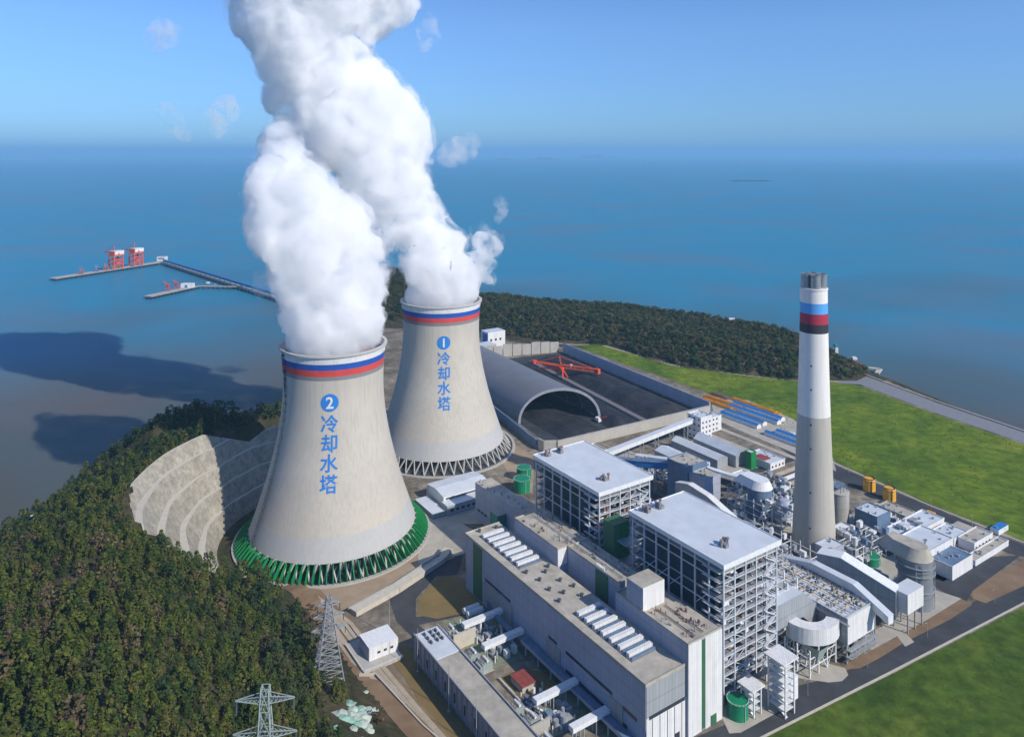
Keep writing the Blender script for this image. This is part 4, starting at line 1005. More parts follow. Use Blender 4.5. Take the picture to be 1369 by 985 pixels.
# ================= COAL YARD
t = thing('coal_yard_wall', 'pale and grey enclosure wall around the coal yard', 'yard wall', (-80, 236, 0))
def wseg(p, q, h, nm, m_, thk=1.2, lean=0):
    part(t, nm, MB().beam((p[0], p[1], h / 2), (q[0], q[1], h / 2), thk, h), m_)
wseg((-82, 140), (-70, 342), 10, 'front_wall', 'concrete', 3); wseg((-88, 128.5), (-82, 139), 11, 'corner_panel', 'concrete', 1.4); wseg((-96, 128), (-88, 128.4), 11, 'corner_panel', 'concrete', 1.4)
wseg((-97, 127), (-400, 176), 9, 'left_wall', 'bluesteel', 1.6); wseg((-70, 343.5), (-366, 366), 14, 'right_wall', 'bluewall', 1.4)
for k in range(9):
    a = k / 9; b = (k + .92) / 9; p0 = Vector((-372, 362)); p1 = Vector((-410, 240)); p = p0.lerp(p1, a); q = p0.lerp(p1, b)
    wseg(p, q, 15 + (k % 3), 'back_panel', 'concrete', 2)
solo('coal_yard_floor', MB().add([(-84, 142, .16), (-72, 340, .16), (-366, 362, .16), (-402, 180, .16)], [(0, 1, 2, 3)]), 'coaldust', None, None, (-84, 142, 0), kind='structure')
def coalpile(y0, y1, x0, x1, hgt, lb, seed):
    mb = MB(); nx, ny = 60, 18; vs = []
    for i in range(nx + 1):
        for j in range(ny + 1):
            u = i / nx; v = j / ny; x = x0 + (x1 - x0) * u; yy = (y0[0] + (y0[1] - y0[0]) * u) * (1 - v) + (y1[0] + (y1[1] - y1[0]) * u) * v
            e = min(1, min(u, 1 - u) * (x1 - x0) / (hgt * 1.4)); s_ = min(1, min(v, 1 - v) * 3.4)
            z = hgt * e * s_ * (.82 + .18 * math.sin(x * .12 + seed)) + .5 * mnoise.noise(Vector((x * .2, yy * .2, seed))) * e * s_ * 3
            vs.append((x, yy, max(.17, z)))
    mb.add(vs, [(i * (ny + 1) + j, (i + 1) * (ny + 1) + j, (i + 1) * (ny + 1) + j + 1, i * (ny + 1) + j + 1) for i in range(nx) for j in range(ny)])
    solo('coal_heap', mb, 'coal', lb, 'coal heap', (x0, y0[0], 0), group='heaps in the coal yard', smooth=True)
coalpile((306, 270), (352, 332), -355, -84, 9, 'long black coal heap along the far right wall of the coal yard', 1)
coalpile((246, 222), (292, 262), -350, -90, 7, 'middle coal heap beside the grey arch, under the orange machine', 2)
coalpile((170, 160), (228, 214), -300, -95, 6, 'coal heap lying under the grey arched cover', 3)
mb = MB().box(-345, -86, 0, 4, .2, 1.6); k = MB()
for x0, lab in ((262, 'grey rail bed running between the coal heaps toward the front wall'),):
    vs = [(-350, 297, 0), (-86, 264, 0)]
    o = MB().beam((-350, 298, 1), (-86, 266, 1), 7, 2); o.beam((-350, 296, 2.2), (-86, 264, 2.2), .5, .4, 1); o.beam((-350, 300, 2.2), (-86, 268, 2.2), .5, .4, 1)
    solo('rail_bed', o, ['greyband', 'rust'], lab, 'rail bed', (-218, 280, 0), group='machine tracks in the coal yard')
o = MB().beam((-300, 196, 1), (-90, 192, 1), 5, 2); o.beam((-300, 195, 2.2), (-90, 191, 2.2), .5, .4, 1); o.beam((-300, 198, 2.2), (-90, 194, 2.2), .5, .4, 1)
solo('rail_bed', o, ['greyband', 'rust'], 'rail bed that comes out from under the arched cover', 'rail bed', (-200, 194, 0), group='machine tracks in the coal yard')
# arched canopy over the left half
t = thing('arch_cover', 'grey arched membrane cover over the left half of the coal yard', 'canopy', (-280, 190, 0))
fa = Vector((-163, 150)); fb = Vector((-128, 232)); dv = Vector((-230, 12)); n = 28; vs = []; m_ = 24
def archpt(u, v, k=1.0):
    base = fa.lerp(fb, .5 - .5 * math.cos(math.pi * u) * k); base = base + dv * v
    return (base.x, base.y, 1 + 34 * k * math.sin(math.pi * u) ** .9)
for j in range(m_ + 1):
    for i in range(n + 1): vs.append(archpt(i / n, j / m_, 1.0 + .004 * (j % 2)))
vs2 = [(x + .0, y, z - .8 if 0 < (q % (n + 1)) < n else z) for q, (x, y, z) in enumerate(vs)]
o = MB().add(vs, [(j * (n + 1) + i, j * (n + 1) + i + 1, (j + 1) * (n + 1) + i + 1, (j + 1) * (n + 1) + i) for j in range(m_) for i in range(n)])
part(t, 'membrane', o, 'arch', True)
mem2 = MB().add(vs2, [(j * (n + 1) + i, (j + 1) * (n + 1) + i, (j + 1) * (n + 1) + i + 1, j * (n + 1) + i + 1) for j in range(m_) for i in range(n)])
part(t, 'lining', mem2, 'darksteel', True)
rib = MB(); pts = [archpt(i / n, 0) for i in range(n + 1)]
for p, q in zip(pts, pts[1:]): rib.beam((p[0] + .6, p[1], p[2]), (q[0] + .6, q[1], q[2]), 2.2, 2.6)
part(t, 'edge_rib', rib, 'steel')
for j in range(3, m_, 3):
    rib = MB(); pts = [archpt(i / n, j / m_, .975) for i in range(n + 1)]
    for p, q in zip(pts, pts[1:]): rib.beam(p, q, .6, .6)
    part(t, 'rib', rib, 'steel')
part(t, 'side_wall', MB().beam((fa.x, fa.y, 1.2), (fa.x + dv.x, fa.y + dv.y, 1.2), 2, 2.4), 'concrete'); part(t, 'side_wall', MB().beam((fb.x, fb.y, 1.2), (fb.x + dv.x, fb.y + dv.y, 1.2), 2, 2.4), 'concrete')
# orange stacker reclaimer
t = thing('stacker_reclaimer', 'orange bucket wheel stacker standing on rails amid the coal', 'coal stacker', (-268, 288, 0))
o = MB(); 
for x in (-276, -260):
    for y in (284, 292): o.beam((x, y, 2.2), ((x - 268) * .3 + 0 * x - 268 + 268 * 0 + 0 if False else -268 + (x + 268) * .3, 288, 12), 1.3)
part(t, 'portal', o, 'orange'); part(t, 'turntable', MB().cyl(-268, 288, 3.6, 12, 14.5, 16), 'orange')
o = MB()
for dz in (14, 17.5):
    for dy in (-1.6, 1.6): o.beam((-268, 288 + dy, dz), (-232, 318 + dy, dz - 2), .8)
for k in range(9):
    u, v = k / 9, (k + 1) / 9; o.beam((-268 + 36 * u, 288 + 30 * u, 14 + (3.5 if k % 2 else 0) - 2 * u), (-268 + 36 * v, 288 + 30 * v, 14 + (0 if k % 2 else 3.5) - 2 * v), .6)
part(t, 'boom', o, 'orange'); part(t, 'bucket_wheel', MB().beam((-232, 316, 13), (-232, 320, 13), 6, 6), 'orange')
o = MB(); o.beam((-268, 288, 16), (-296, 266, 18), 2.4); o.beam((-268, 288, 12), (-300, 275, 8), 1.8); part(t, 'counterweight_arm', o, 'orange'); part(t, 'counterweight', MB().box(-300, -294, 262, 268, 16, 20), 'redband')
part(t, 'mast', MB().beam((-268, 288, 14), (-270, 286, 28), 1.4).beam((-270, 286, 28), (-238, 313, 17), .5).beam((-270, 286, 28), (-292, 269, 19), .5), 'orange')
part(t, 'cab', MB().box(-262, -259, 296, 299, 15, 18), 'whites')
t = thing('wheel_loader', 'tiny white and orange machine beside the rib of the arched cover', 'machine', (-120, 226, 0))
part(t, 'body', MB().box(-124, -118, 223, 227, 1, 5), 'whites'); part(t, 'boom', MB().beam((-121, 225, 4), (-112, 229, 8), .9), 'orange'); [part(t, 'wheel', MB().beam((x, y - .4, 1.2), (x, y + .4, 1.2), 2, 2), 'darksteel') for x in (-123, -119) for y in (222.6, 227.4)]
t = thing('transfer_tower', 'white and blue transfer tower at the far corner of the coal yard', 'transfer tower', (-436, 292, 0))
part(t, 'wall', MB().box(-452, -432, 278, 308, 0, 27, 0, 1), ['white', 'roofwhite']); part(t, 'blue_or_shade_panel', B_(-446, -434, 277.6, 278, 8, 24), 'blueroof'); part(t, 'wing', MB().box(-425, -405, 232, 275, 0, 17, 0, 1), ['concrete', 'roofwhite'])
for y in (282, 290, 298): part(t, 'window', B_(-432, -431.6, y, y + 3, 14, 17), 'window')
# ================= COAL HANDLING between yard and chimney
def block(name, label, x0, x1, y0, y1, z, wm='white', rm='roofwhite', cat='building', win='a', group=None, par=True, gable=None, zb=0, rise=3):
    t = thing(name, label, cat, ((x0 + x1) / 2, (y0 + y1) / 2, 0), 'P', group)
    if gable:
        part(t, 'wall', MB().gable(x0, x1, y0, y1, 0, z, z + rise, gable, 0, 1), [wm, rm])
    else:
        part(t, 'wall', MB().box(x0, x1, y0, y1, zb, z, 0, 1), [wm, rm])
        if par:
            o = MB(); o.box(x0 - .2, x1 + .2, y0 - .2, y0 + .3, z, z + .8); o.box(x0 - .2, x1 + .2, y1 - .3, y1 + .2, z, z + .8); o.box(x1 - .3, x1 + .2, y0 + .3, y1 - .3, z, z + .8); o.box(x0 - .2, x0 + .3, y0 + .3, y1 - .3, z, z + .8)
            part(t, 'parapet', o, wm)
    n = 0
    if 'a' in win:
        for y in np.arange(y0 + 2, y1 - 3, 5):
            for zz in np.arange(2, z - 2.5, 5):
                part(t, 'window', B_(x1 - .1, x1 + .12, y, y + 2, zz, zz + 1.8), 'window'); n += 1
                if n > 18: break
            if n > 18: break
    if 'b' in win:
        for x in np.arange(x0 + 2, x1 - 3, 6):
            for zz in np.arange(2, z - 2.5, 6):
                part(t, 'window', B_(x, x + 2.4, y0 - .12, y0 + .1, zz, zz + 1.6), 'window'); n += 1
                if n > 34: break
            if n > 34: break
    if not gable:
        rs = random.Random(int(x0 * 7 + y0)); w_ = min(x1 - x0, y1 - y0)
        for _ in range(int(min(6, (x1 - x0) * (y1 - y0) / 60))):
            x = rs.uniform(x0 + 1, x1 - 2.5); y = rs.uniform(y0 + 1, y1 - 2.5); part(t, 'roof_unit', B_(x, x + rs.uniform(.8, 2), y, y + rs.uniform(.8, 1.8), z, z + rs.uniform(.6, 1.8)), 'steel')
    return t
block('transfer_house', 'beige roofed white transfer house at the left end of the coal galleries', -33, -15, 128, 146, 22, 'white', 'roofbeige', 'transfer house', 'ab')
block('transfer_house', 'tall white ribbed transfer house right beside the coal yard wall corner', -40, -22, 276, 292, 23, 'white', 'roofwhite', 'transfer house', 'ab')
block('transfer_house', 'white wing joined to the ribbed transfer house at the yard corner', -44, -32, 293, 318, 15, 'white', 'roofwhite', 'transfer house', 'a')
block('crusher_house', 'large blue grey block with beige top left of the pale hooded absorber', 48, 70, 158, 182, 33, 'bluesteel', 'roofbeige', 'industrial block', 'a')
block('crusher_house', 'dark blue block attached to the right of the beige topped one', 70.3, 86, 160, 180, 28, 'bluewall', 'roofbeige', 'industrial block', '')
gallery('coal_gallery', 'pale gallery rising along the yard wall to the ribbed transfer house', [(-20, 146, 14), (-28, 210, 14), (-33, 276, 16)], 5, 4, ('white', 'roofwhite'))
gallery('coal_gallery', 'blue gallery from the beige roofed transfer house behind the farther boiler house', [(-14, 132, 15), (20, 150, 19), (48, 166, 23)], 6, 5, ('blueroof', 'bluesteel'))
gallery('coal_gallery', 'grey gallery leading from the blue grey block toward the chimney', [(60, 184, 22), (74, 205, 14), (88, 226, 9)], 5, 4, ('greywall', 'roofwhite'))
gallery('coal_gallery', 'low pale gallery beside the first long warehouse', [(-10, 176, 9), (20, 196, 10), (46, 212, 12)], 5, 4, ('white', 'roofwhite'))
block('warehouse', 'long grey shed with pale ridged roof, nearest the coal yard', -24, 34, 236, 250, 9, 'greywall', 'roofwhite', 'warehouse', '', 'long sheds by the coal galleries', gable='x')
block('warehouse', 'long grey shed with a rounded pale roof behind the nearest one', -12, 40, 254, 270, 11, 'greywall', 'roofwhite', 'warehouse', '', 'long sheds by the coal galleries', gable='x', rise=5)
block('warehouse', 'short white topped shed left of the long ridged ones', -6, 30, 196, 214, 14, 'greywall', 'roofwhite', 'warehouse', 'a', 'long sheds by the coal galleries', gable='x')
block('pump_house', 'low white building with a red brown roof patch beside the sheds', 34, 62, 275, 296, 6, 'white', 'roofwhite', 'building', 'a')
block('pump_house', 'small green sided tower between white sheds left of the chimney', 44, 51, 262, 269, 15, 'green', 'roofwhite', 'building', '')
o = B_(42, 54, 276, 286, 6.1, 7); solo('roof_slab', o, 'red', 'red brown slab lying on the low white building roof', 'roof slab', (48, 281, 6.1))
block('pump_house', 'white cabin with slanting canopy left of the chimney top of the pipe yard', 62, 76, 222, 236, 10, 'white', 'roofwhite', 'building', 'ab')
rs = random.Random(21)
def clutter(name, label, x0, x1, y0, y1, z, n, tank=True, cat='process plant', group='steel framed process plants'):
    "open steel frame holding vessels, ducts and platforms"
    t = thing(name, label, cat, ((x0 + x1) / 2, (y0 + y1) / 2, 0), 'P', group); m_ = MB()
    for x in np.linspace(x0, x1, max(3, int((x1 - x0) / 7))):
        for y in np.linspace(y0, y1, max(2, int((y1 - y0) / 7))): m_.box(x - .25, x + .25, y - .25, y + .25, 0, z)
    for zz in np.arange(5, z + .1, 5):
        for y in np.linspace(y0, y1, 3): m_.box(x0, x1, y - .18, y + .18, zz - .4, zz)
        for x in np.linspace(x0, x1, 4): m_.box(x - .18, x + .18, y0, y1, zz - .41, zz - .01)
    part(t, 'steel_frame', m_, 'whites'); m_ = MB()
    for _ in range(n):
        x = rs.uniform(x0, x1); y = rs.uniform(y0, y1); zz = rs.choice([0.05] + list(np.arange(5, z + .1, 5))); q = rs.random(); m_.piece()
        if q < .45: m_.box(x, x + rs.uniform(1.5, 5), y, y + rs.uniform(1.5, 4), zz, zz + rs.uniform(1.5, 4.5), rs.choice((0, 1, 2, 3)))
        elif q < .65: m_.cyl(x, y, rs.uniform(.8, 2.2), zz, zz + rs.uniform(2, 6), 14, rs.choice((0, 1, 2)))
        else: m_.tube([(x, y, zz + 1), (x + rs.uniform(-9, 9), y, zz + 1.4), (x + rs.uniform(-9, 9), y + rs.uniform(-8, 8), zz + rs.uniform(.5, 4))], rs.uniform(.25, .9), 8, rs.choice((0, 1, 2, 3)))
    parts(t, 'process_unit', m_, ['steel', 'greywall', 'white', 'bluesteel']); return t
clutter('process_plant', 'steel frames and ducts between the pale hooded absorber and the chimney', 88, 140, 186, 210, 17, 80)
clutter('process_plant', 'steel plant right of the chimney foot, in front of the concrete silo', 180, 200, 186, 224, 15, 70)
clutter('process_plant', 'steel plant wedged between the flue duct and the grey absorber', 204, 232, 158, 178, 14, 70)
clutter('process_plant', 'steel plant behind the coal galleries left of the chimney', -6, 46, 172, 190, 12, 60)
clutter('process_plant', 'low pipework and frames in the pipe yard left of the chimney', 70, 120, 226, 258, 7, 90)
clutter('process_plant', 'low plant between the concrete silo and the yellow silos', 160, 196, 246, 276, 7, 70)
clutter('process_plant', 'plant packed between the precipitator ducts and the chimney', 120, 190, 140, 160, 18, 90)
block('duct_house', 'dark grey block at the foot of the chimney facing the flue duct', 182, 194, 166, 182, 17, 'bluewall', 'roofwhite', 'industrial block', 'a')
block('duct_house', 'white sided block just right of the chimney foot', 172, 180, 200, 214, 15, 'greywall', 'whites', 'industrial block', '')
block('duct_house', 'blue grey block with pale top behind the concrete silo', 166, 184, 240, 258, 16, 'bluesteel', 'roofwhite', 'industrial block', '')
solo('round_vessel', MB().lathe(128, 206, [(0.2, 18), (4, 17), (7.5, 13), (8.5, 8), (8.5, 0)][::-1], 28), 'bluewall', 'dark round vessel left of the chimney foot', 'vessel', (128, 206, 0), smooth=True)
# white buildings at the right corner
block('workshop', 'large white building with a grey roof right of the beige hood', 205, 228, 226, 262, 13, 'white', 'roofwhite', 'building', 'a', 'white buildings at the right corner')
block('workshop', 'white building with blue grey roof nearest the dark road corner', 226, 243, 230, 258, 9, 'white', 'bluesteel', 'building', '', 'white buildings at the right corner')
block('workshop', 'long low white building with an orange end behind the large one', 186, 203, 240, 300, 7, 'white', 'roofwhite', 'building', '', 'white buildings at the right corner')
block('workshop', 'flat white shed beside the perimeter road, left of its twin', 206, 222, 276, 296, 6, 'white', 'roofwhite', 'building', 'a', 'white buildings at the right corner')
block('workshop', 'flat beige roofed white shed nearer the road junction', 222.5, 234, 280, 308, 6.5, 'white', 'roofbeige', 'building', 'a', 'white buildings at the right corner')
block('workshop', 'very long low white lean-to at the edge of the brown earth', 236, 243, 262, 312, 3.5, 'white', 'roofbeige', 'building', '', 'white buildings at the right corner')
block('workshop', 'small blue roofed hut at the road junction, far right', 226, 232, 322, 338, 4, 'white', 'blueroof', 'building', '', 'white buildings at the right corner', par=False)
block('workshop', 'low flat pale hut in front of the yellow silos', 160, 182, 282, 296, 5, 'concrete', 'roofbeige', 'building', '', 'white buildings at the right corner')
solo('orange_container', B_(186, 192, 300.5, 309, .1, 5), 'orangestock', 'orange box at the end of the long low white building', 'container', (189, 305, .1))
# pipe racks, stock and barracks by the perimeter road
for k in range(5):
    x = 70 + k * 9
    t = thing('pipe_rack', 'dark storage rack of pale pipes in the pipe yard left of the chimney', 'pipe rack', (x, 282, 0), 'P', 'pipe racks left of the chimney')
    part(t, 'base', B_(x, x + 6, 262, 302, .1, 1.2), 'darksteel'); o = MB(); [o.piece().tube([(x + .8 + i * 1.4, 263, 1.5), (x + .8 + i * 1.4, 301, 1.5)], .4, 6) for i in range(4)]; parts(t, 'pipe', o, 'whites' if k % 2 else 'path')
for k, (x0, x1, y) in enumerate(((-62, -12, 350), (-66, -14, 362), (-74, -8, 378), (-78, -12, 390), (2, 44, 343), (6, 46, 356))):
    nm = ['blue roofed barrack nearest the coal yard corner', 'blue roofed barrack second out from the coal yard corner', 'long blue roofed barrack before the orange pipe stacks', 'blue roofed barrack touching the orange pipe stacks',
          'blue roofed barrack left of the chimney by the perimeter road', 'blue roofed barrack behind another, close left of the chimney'][k]
    block('barrack', nm, x0, x1, y, y + 7, 3.2, 'white', 'blueroof', 'barrack', '', 'blue roofed barracks', gable='x', rise=1.6)
for k, (x0, x1, y, lb) in enumerate(((-112, -62, 372, 'orange pipe stack nearest the coal yard wall'), (-116, -58, 384, 'orange pipe stack in the middle of the stock yard'), (-92, -26, 402, 'long orange pipe stack at the edge of the grass'), (-118, -92, 398, 'short rusty stack at the far end of the stock yard'))):
    t = thing('pipe_stack', lb, 'pipe stack', ((x0 + x1) / 2, y, 0), 'P', 'orange pipe stacks'); o = MB()
    for i in range(7): o.piece().tube([(x0, y + i * 1.35, .9), (x1, y + i * 1.35, .9)], .62, 7)
    for i in range(5): o.piece().tube([(x0 + 2, y + 1 + i * 1.35, 2.0), (x1 - 4, y + 1 + i * 1.35, 2.0)], .6, 7)
    parts(t, 'pipe', o, 'orangestock' if k < 3 else 'rust')
sheet('bare_earth', [(950, 530), (1000, 535), (1060, 560), (1110, 600), (1118, 630), (1060, 605), (1000, 580), (955, 560)], .12, 'pad')
for k, (x, y) in enumerate(((16, 366), (24, 372), (32, 364), (38, 374))):
    solo('site_cabin', MB().box(x, x + 5, y, y + 2.6, .15, 2.8), 'white', 'small white cabin on the ground left of the chimney by the blue barracks', 'cabin', (x, y, .15), group='small white cabins near the barracks')
# ================= BUILDINGS BETWEEN THE TOWERS AND THE HALL
t = thing('grey_workshop', 'low grey roofed workshop in two steps at the foot of the farther tower', 'workshop', (-42, 12, 0))
part(t, 'wall', MB().gable(-66, -36, -10, 36, 0, 11, 13, 'y', 0, 1), ['white', 'roofwhite']); part(t, 'side_wing', MB().box(-35.9, -26, -12, 34, 0, 8, 0, 1), ['greywall', 'roofwhite']); part(t, 'window_strip', B_(-36, -35.7, -8, 32, 8.6, 9.8), 'window')
for y in np.arange(-9, 32, 5): part(t, 'window', B_(-26.1, -25.8, y, y + 3, 3, 5), 'window')
part(t, 'end_wing', MB().box(-60, -28, -24, -12.2, 0, 4, 0, 1), ['greywall', 'roofwhite'])
# substation building, oblong, at the bottom
t = thing('switchgear_building', 'long narrow building with blue grey ribbed sides and a beige roof at the bottom', 'building', (170, -101, 0))
part(t, 'wall', MB().box(112, 236, -109, -94, 0, 14, 0, 1), ['bluewall', 'roofbeige']); part(t, 'roof_edge', MB().box(111.6, 236, -94.2, -93.6, 13.6, 15).box(111.6, 236, -109.4, -108.8, 13.6, 15), 'greywall')
part(t, 'white_roof', B_(112.2, 138, -108.6, -94.4, 14, 14.4), 'roofwhite')
o = MB(); [o.piece().box(x, x + 2.2, y, y + .9, 14.4, 15.8) for x in (115, 119, 123) for y in (-105, -101, -98)]; parts(t, 'roof_unit', o, 'darksteel')
for x in np.arange(114, 234, 5.2): part(t, 'pilaster', B_(x, x + 1.1, -109.5, -109.05, 0, 13.4), 'white' if 0 else 'greywall')
for x in np.arange(117, 234, 10.4): part(t, 'window', B_(x, x + 2.4, -109.2, -108.9, 4, 9), 'window')
t = thing('small_white_building', 'small white cabin, its shaded end coloured blue grey, on a pale terrace by the beige wall', 'building', (94, -128, 0))
part(t, 'terrace', B_(79, 108, -138, -114, 0, 1.2), 'concrete'); part(t, 'wall', MB().box(86, 101, -132, -114, 1.2, 8.5, 0, 1), ['white', 'whites']); part(t, 'blue_or_shade_panel', B_(87, 100, -132.3, -132, 1.4, 7.8), 'bluewall')  # last panel colours the shade on the cabin's left face in blue grey
[part(t, 'window', B_(101, 101.2, y, y + 1.8, 4, 5.2), 'window') for y in (-127, -123, -119)]
o = MB()
for h in (1.7, 2.3): o.box(107.8, 108, -138, -114, h, h + .12); o.box(79, 108, -138, -137.8, h, h + .12)
part(t, 'railing', o, 'white')
# beige retaining wall/terrace below the tower
pl = [Q(472, 822), Q(490, 812), Q(530, 790), (Q(590, 750)), Q(600, 738)]; t = thing('retaining_wall', 'thick bent beige retaining wall in front of the nearer cooling tower', 'wall', (*pl[0], 0)); o = MB()
for p, q in zip(pl, pl[1:]): o.beam((p[0], p[1], 1.6), (q[0], q[1], 1.6), 6.5, 3.2)
part(t, 'wall', o, 'kerb'); o = MB()
for p, q in zip(pl, pl[1:]): o.beam((p[0] - 2.2, p[1] - 2.2, 3.9), (q[0] - 2.2, q[1] - 2.2, 3.9), .3, 1.2)
part(t, 'railing', o, 'steel')
ROCKS = []
pl = [(108, -141), (112, -133), (160, -128), (240, -112)]; o = MB()
for p, q in zip(pl, pl[1:]): o.beam((p[0], p[1], .8), (q[0], q[1], .8), .8, 1.6)
solo('garden_wall', o, 'kerb', 'thin pale wall between the dry grass strip and the service tracks', 'wall', (108, -141, 0))
# transformers, firewalls and bus ducts in front of the hall
for k, (x, y, lb) in enumerate(((112, -63, 'silver bus duct over the transformers, farthest from the camera'), (135, -63, 'silver bus duct second from the far end, beside the beige firewall'), (186, -64, 'silver bus duct right of the red roofed shelter'), (211, -60, 'silver bus duct nearest the bottom of the picture'))):
    t = thing('bus_duct', lb, 'bus duct', (x, y, 0), 'P', 'silver bus ducts beside the turbine hall')
    part(t, 'duct', B_(x - 1.9, x + 1.9, -77 if k < 3 else -73, -49.6, 7, 9.4), 'whites')
    for yy in (-75 if k < 3 else -71, -66, -58): part(t, 'leg', MB().beam((x - 1.4, yy, 0), (x - 1.4, yy, 7), .5).beam((x + 1.4, yy, 0), (x + 1.4, yy, 7), .5).beam((x - 1.4, yy, 6.5), (x + 1.4, yy, 6.5), .5), 'steel')
solo('pipe_bridge', MB().box(112.5, 134, -56, -53.5, 6.2, 8).beam((123, -54.7, 0), (123, -54.7, 6.2), .7), 'bluesteel', 'blue grey duct linking the two farthest bus ducts', 'duct', (123, -55, 0))
o = MB().box(140, 236, -54.5, -50.2, 5.5, 7.5, 0, 1)
for x in range(144, 236, 12): o.box(x, x + .8, -54, -53.4, 0, 5.5, 0)
solo('pipe_bridge', o, ['bluewall', 'bluesteel'], 'long blue grey pipe bridge along the foot of the turbine hall', 'duct', (188, -52, 0))
def transformer(x, y, lb):
    t = thing('transformer', lb, 'transformer', (x, y, 0), 'P', 'transformers beside the turbine hall')
    part(t, 'tank', B_(x - 3, x + 3, y - 2.4, y + 2.4, .4, 4.6), 'greygreen'); part(t, 'base', B_(x - 4, x + 4, y - 4.4, y + 4.4, .1, .4), 'concrete')
    for s in (-1, 1):
        for i in range(5): part(t, 'radiator', B_(x - 2.8 + i * 1.25, x - 2.2 + i * 1.25, y + s * 3.3 - .8, y + s * 3.3 + .8, .8, 4.2), 'steel')
    part(t, 'conservator', MB().tube([(x - 2.5, y + 1, 5.6), (x + 2.5, y + 1, 5.6)], .7, 10), 'whites')
    for i in (-1.8, 0, 1.8): part(t, 'bushing', MB().cyl(x + i, y - 1.2, .3, 4.6, 7, 8, r2=.15), 'rust')
for x, y, lb in ((105, -82, 'grey green transformer farthest along the yard, under the first silver duct'), (113, -82, 'grey green transformer next to the farthest one'), (131, -82, 'grey transformer beside the beige firewall'), (141, -80, 'grey transformer right of the beige firewall by the second duct'),
                 (179, -84, 'transformer left of the third silver duct'), (190, -82, 'transformer right of the third silver duct'), (205, -84, 'transformer nearest the bottom edge, left of the last duct'), (216, -78, 'transformer at the bottom edge beneath the last duct')):
    transformer(x, y, lb)
solo('firewall', B_(117.5, 118.6, -87, -72, 0, 9), 'kerb', 'beige firewall standing between the transformers', 'wall', (118, -79, 0), group='firewalls'); solo('firewall', B_(197, 198, -88, -76, 0, 7), 'concrete', 'grey firewall between the two nearest transformers', 'wall', (198, -82, 0), group='firewalls')
t = thing('red_shelter', 'small shelter with a dull red roof in the dry yard', 'shelter', (163, -69, 0)); part(t, 'wall', B_(158, 169, -73, -64, 0, 3.4), 'concrete'); part(t, 'roof', B_(157.5, 169.5, -73.5, -63.5, 3.4, 4), 'red')
for k, (x0, x1, y0, y1) in enumerate(((150, 170, -86, -84.6), (153, 175, -78, -77), (160, 172, -92, -88))):
    solo('planter_wall', B_(x0, x1, y0, y1, .1, 1.4), 'kerb', ['low pale kerb wall left of the red roofed shelter', 'thin pale kerb wall touching the red roofed shelter yard', 'short thick pale slab left of the low kerb walls'][k], 'kerb wall', (x0, y0, 0))
for k in range(2):
    t = thing('round_tank', ['silver horizontal tank by the dry yard, left one', 'silver horizontal tank by the dry yard, right one'][k], 'tank', (92 + k * 4.5, -60, 0), 'P', 'silver horizontal tanks'); x = 92 + k * 4.5
    part(t, 'shell', MB().tube([(x, -65, 2.6), (x, -64, 2.6), (x, -55, 2.6), (x, -54, 2.6)], 1.9, 16), 'whites'); [part(t, 'saddle', B_(x - 1.2, x + 1.2, y, y + .6, 0, 1.3), 'concrete') for y in (-63, -56.5)]
clutter('process_plant', 'small pumps and pipes on the green gravel by the third silver duct', 172, 200, -76, -62, 4, 40)
clutter('process_plant', 'pumps and pipes on the green gravel at the farthest transformers', 100, 140, -72, -58, 4, 44)
# slender masts
for x, y, lb in ((122, -112, 'thin lightning mast left of the white part of the long roof'), (158, -112, 'thin lightning mast along the middle of the long building'), (186, -112, 'thin lightning mast near the bottom edge by the long building'), (84, -112, 'thin mast behind the small white cabin')):
    t = thing('lightning_mast', lb, 'mast', (x, y, 0), 'P', 'thin masts by the long building'); part(t, 'pole', MB().cyl(x, y, .32, .1, 24, 8, r2=.12), 'steel'); part(t, 'base', MB().cyl(x, y, .8, 0, .5, 8), 'concrete')
# street lamps along the perimeter roads
lampdef = None
lamp_pts = [Q(x, y) for x, y in ((1080, 606), (1135, 633), (1190, 656), (1245, 681), (1300, 704), (1345, 722), (1330, 806), (1240, 852), (1160, 893), (1080, 930), (1010, 962))]
for i, (x, y) in enumerate(lamp_pts):
    if lampdef is None:
        t = thing('street_lamp', 'thin grey street lamp at the edge of the perimeter road', 'street lamp', (x, y, 0), 'P', 'street lamps along the perimeter roads')
        part(t, 'pole', MB().cyl(x, y, .16, 0, 9, 6, r2=.09), 'steel'); part(t, 'arm', MB().beam((x, y, 9), (x, y - 2, 9.3), .12), 'steel'); part(t, 'lamp_head', B_(x - .2, x + .2, y - 2.7, y - 1.9, 9.2, 9.4), 'steel'); lampdef = t
    else: copy_thing(lampdef, PW(x, y, 0))
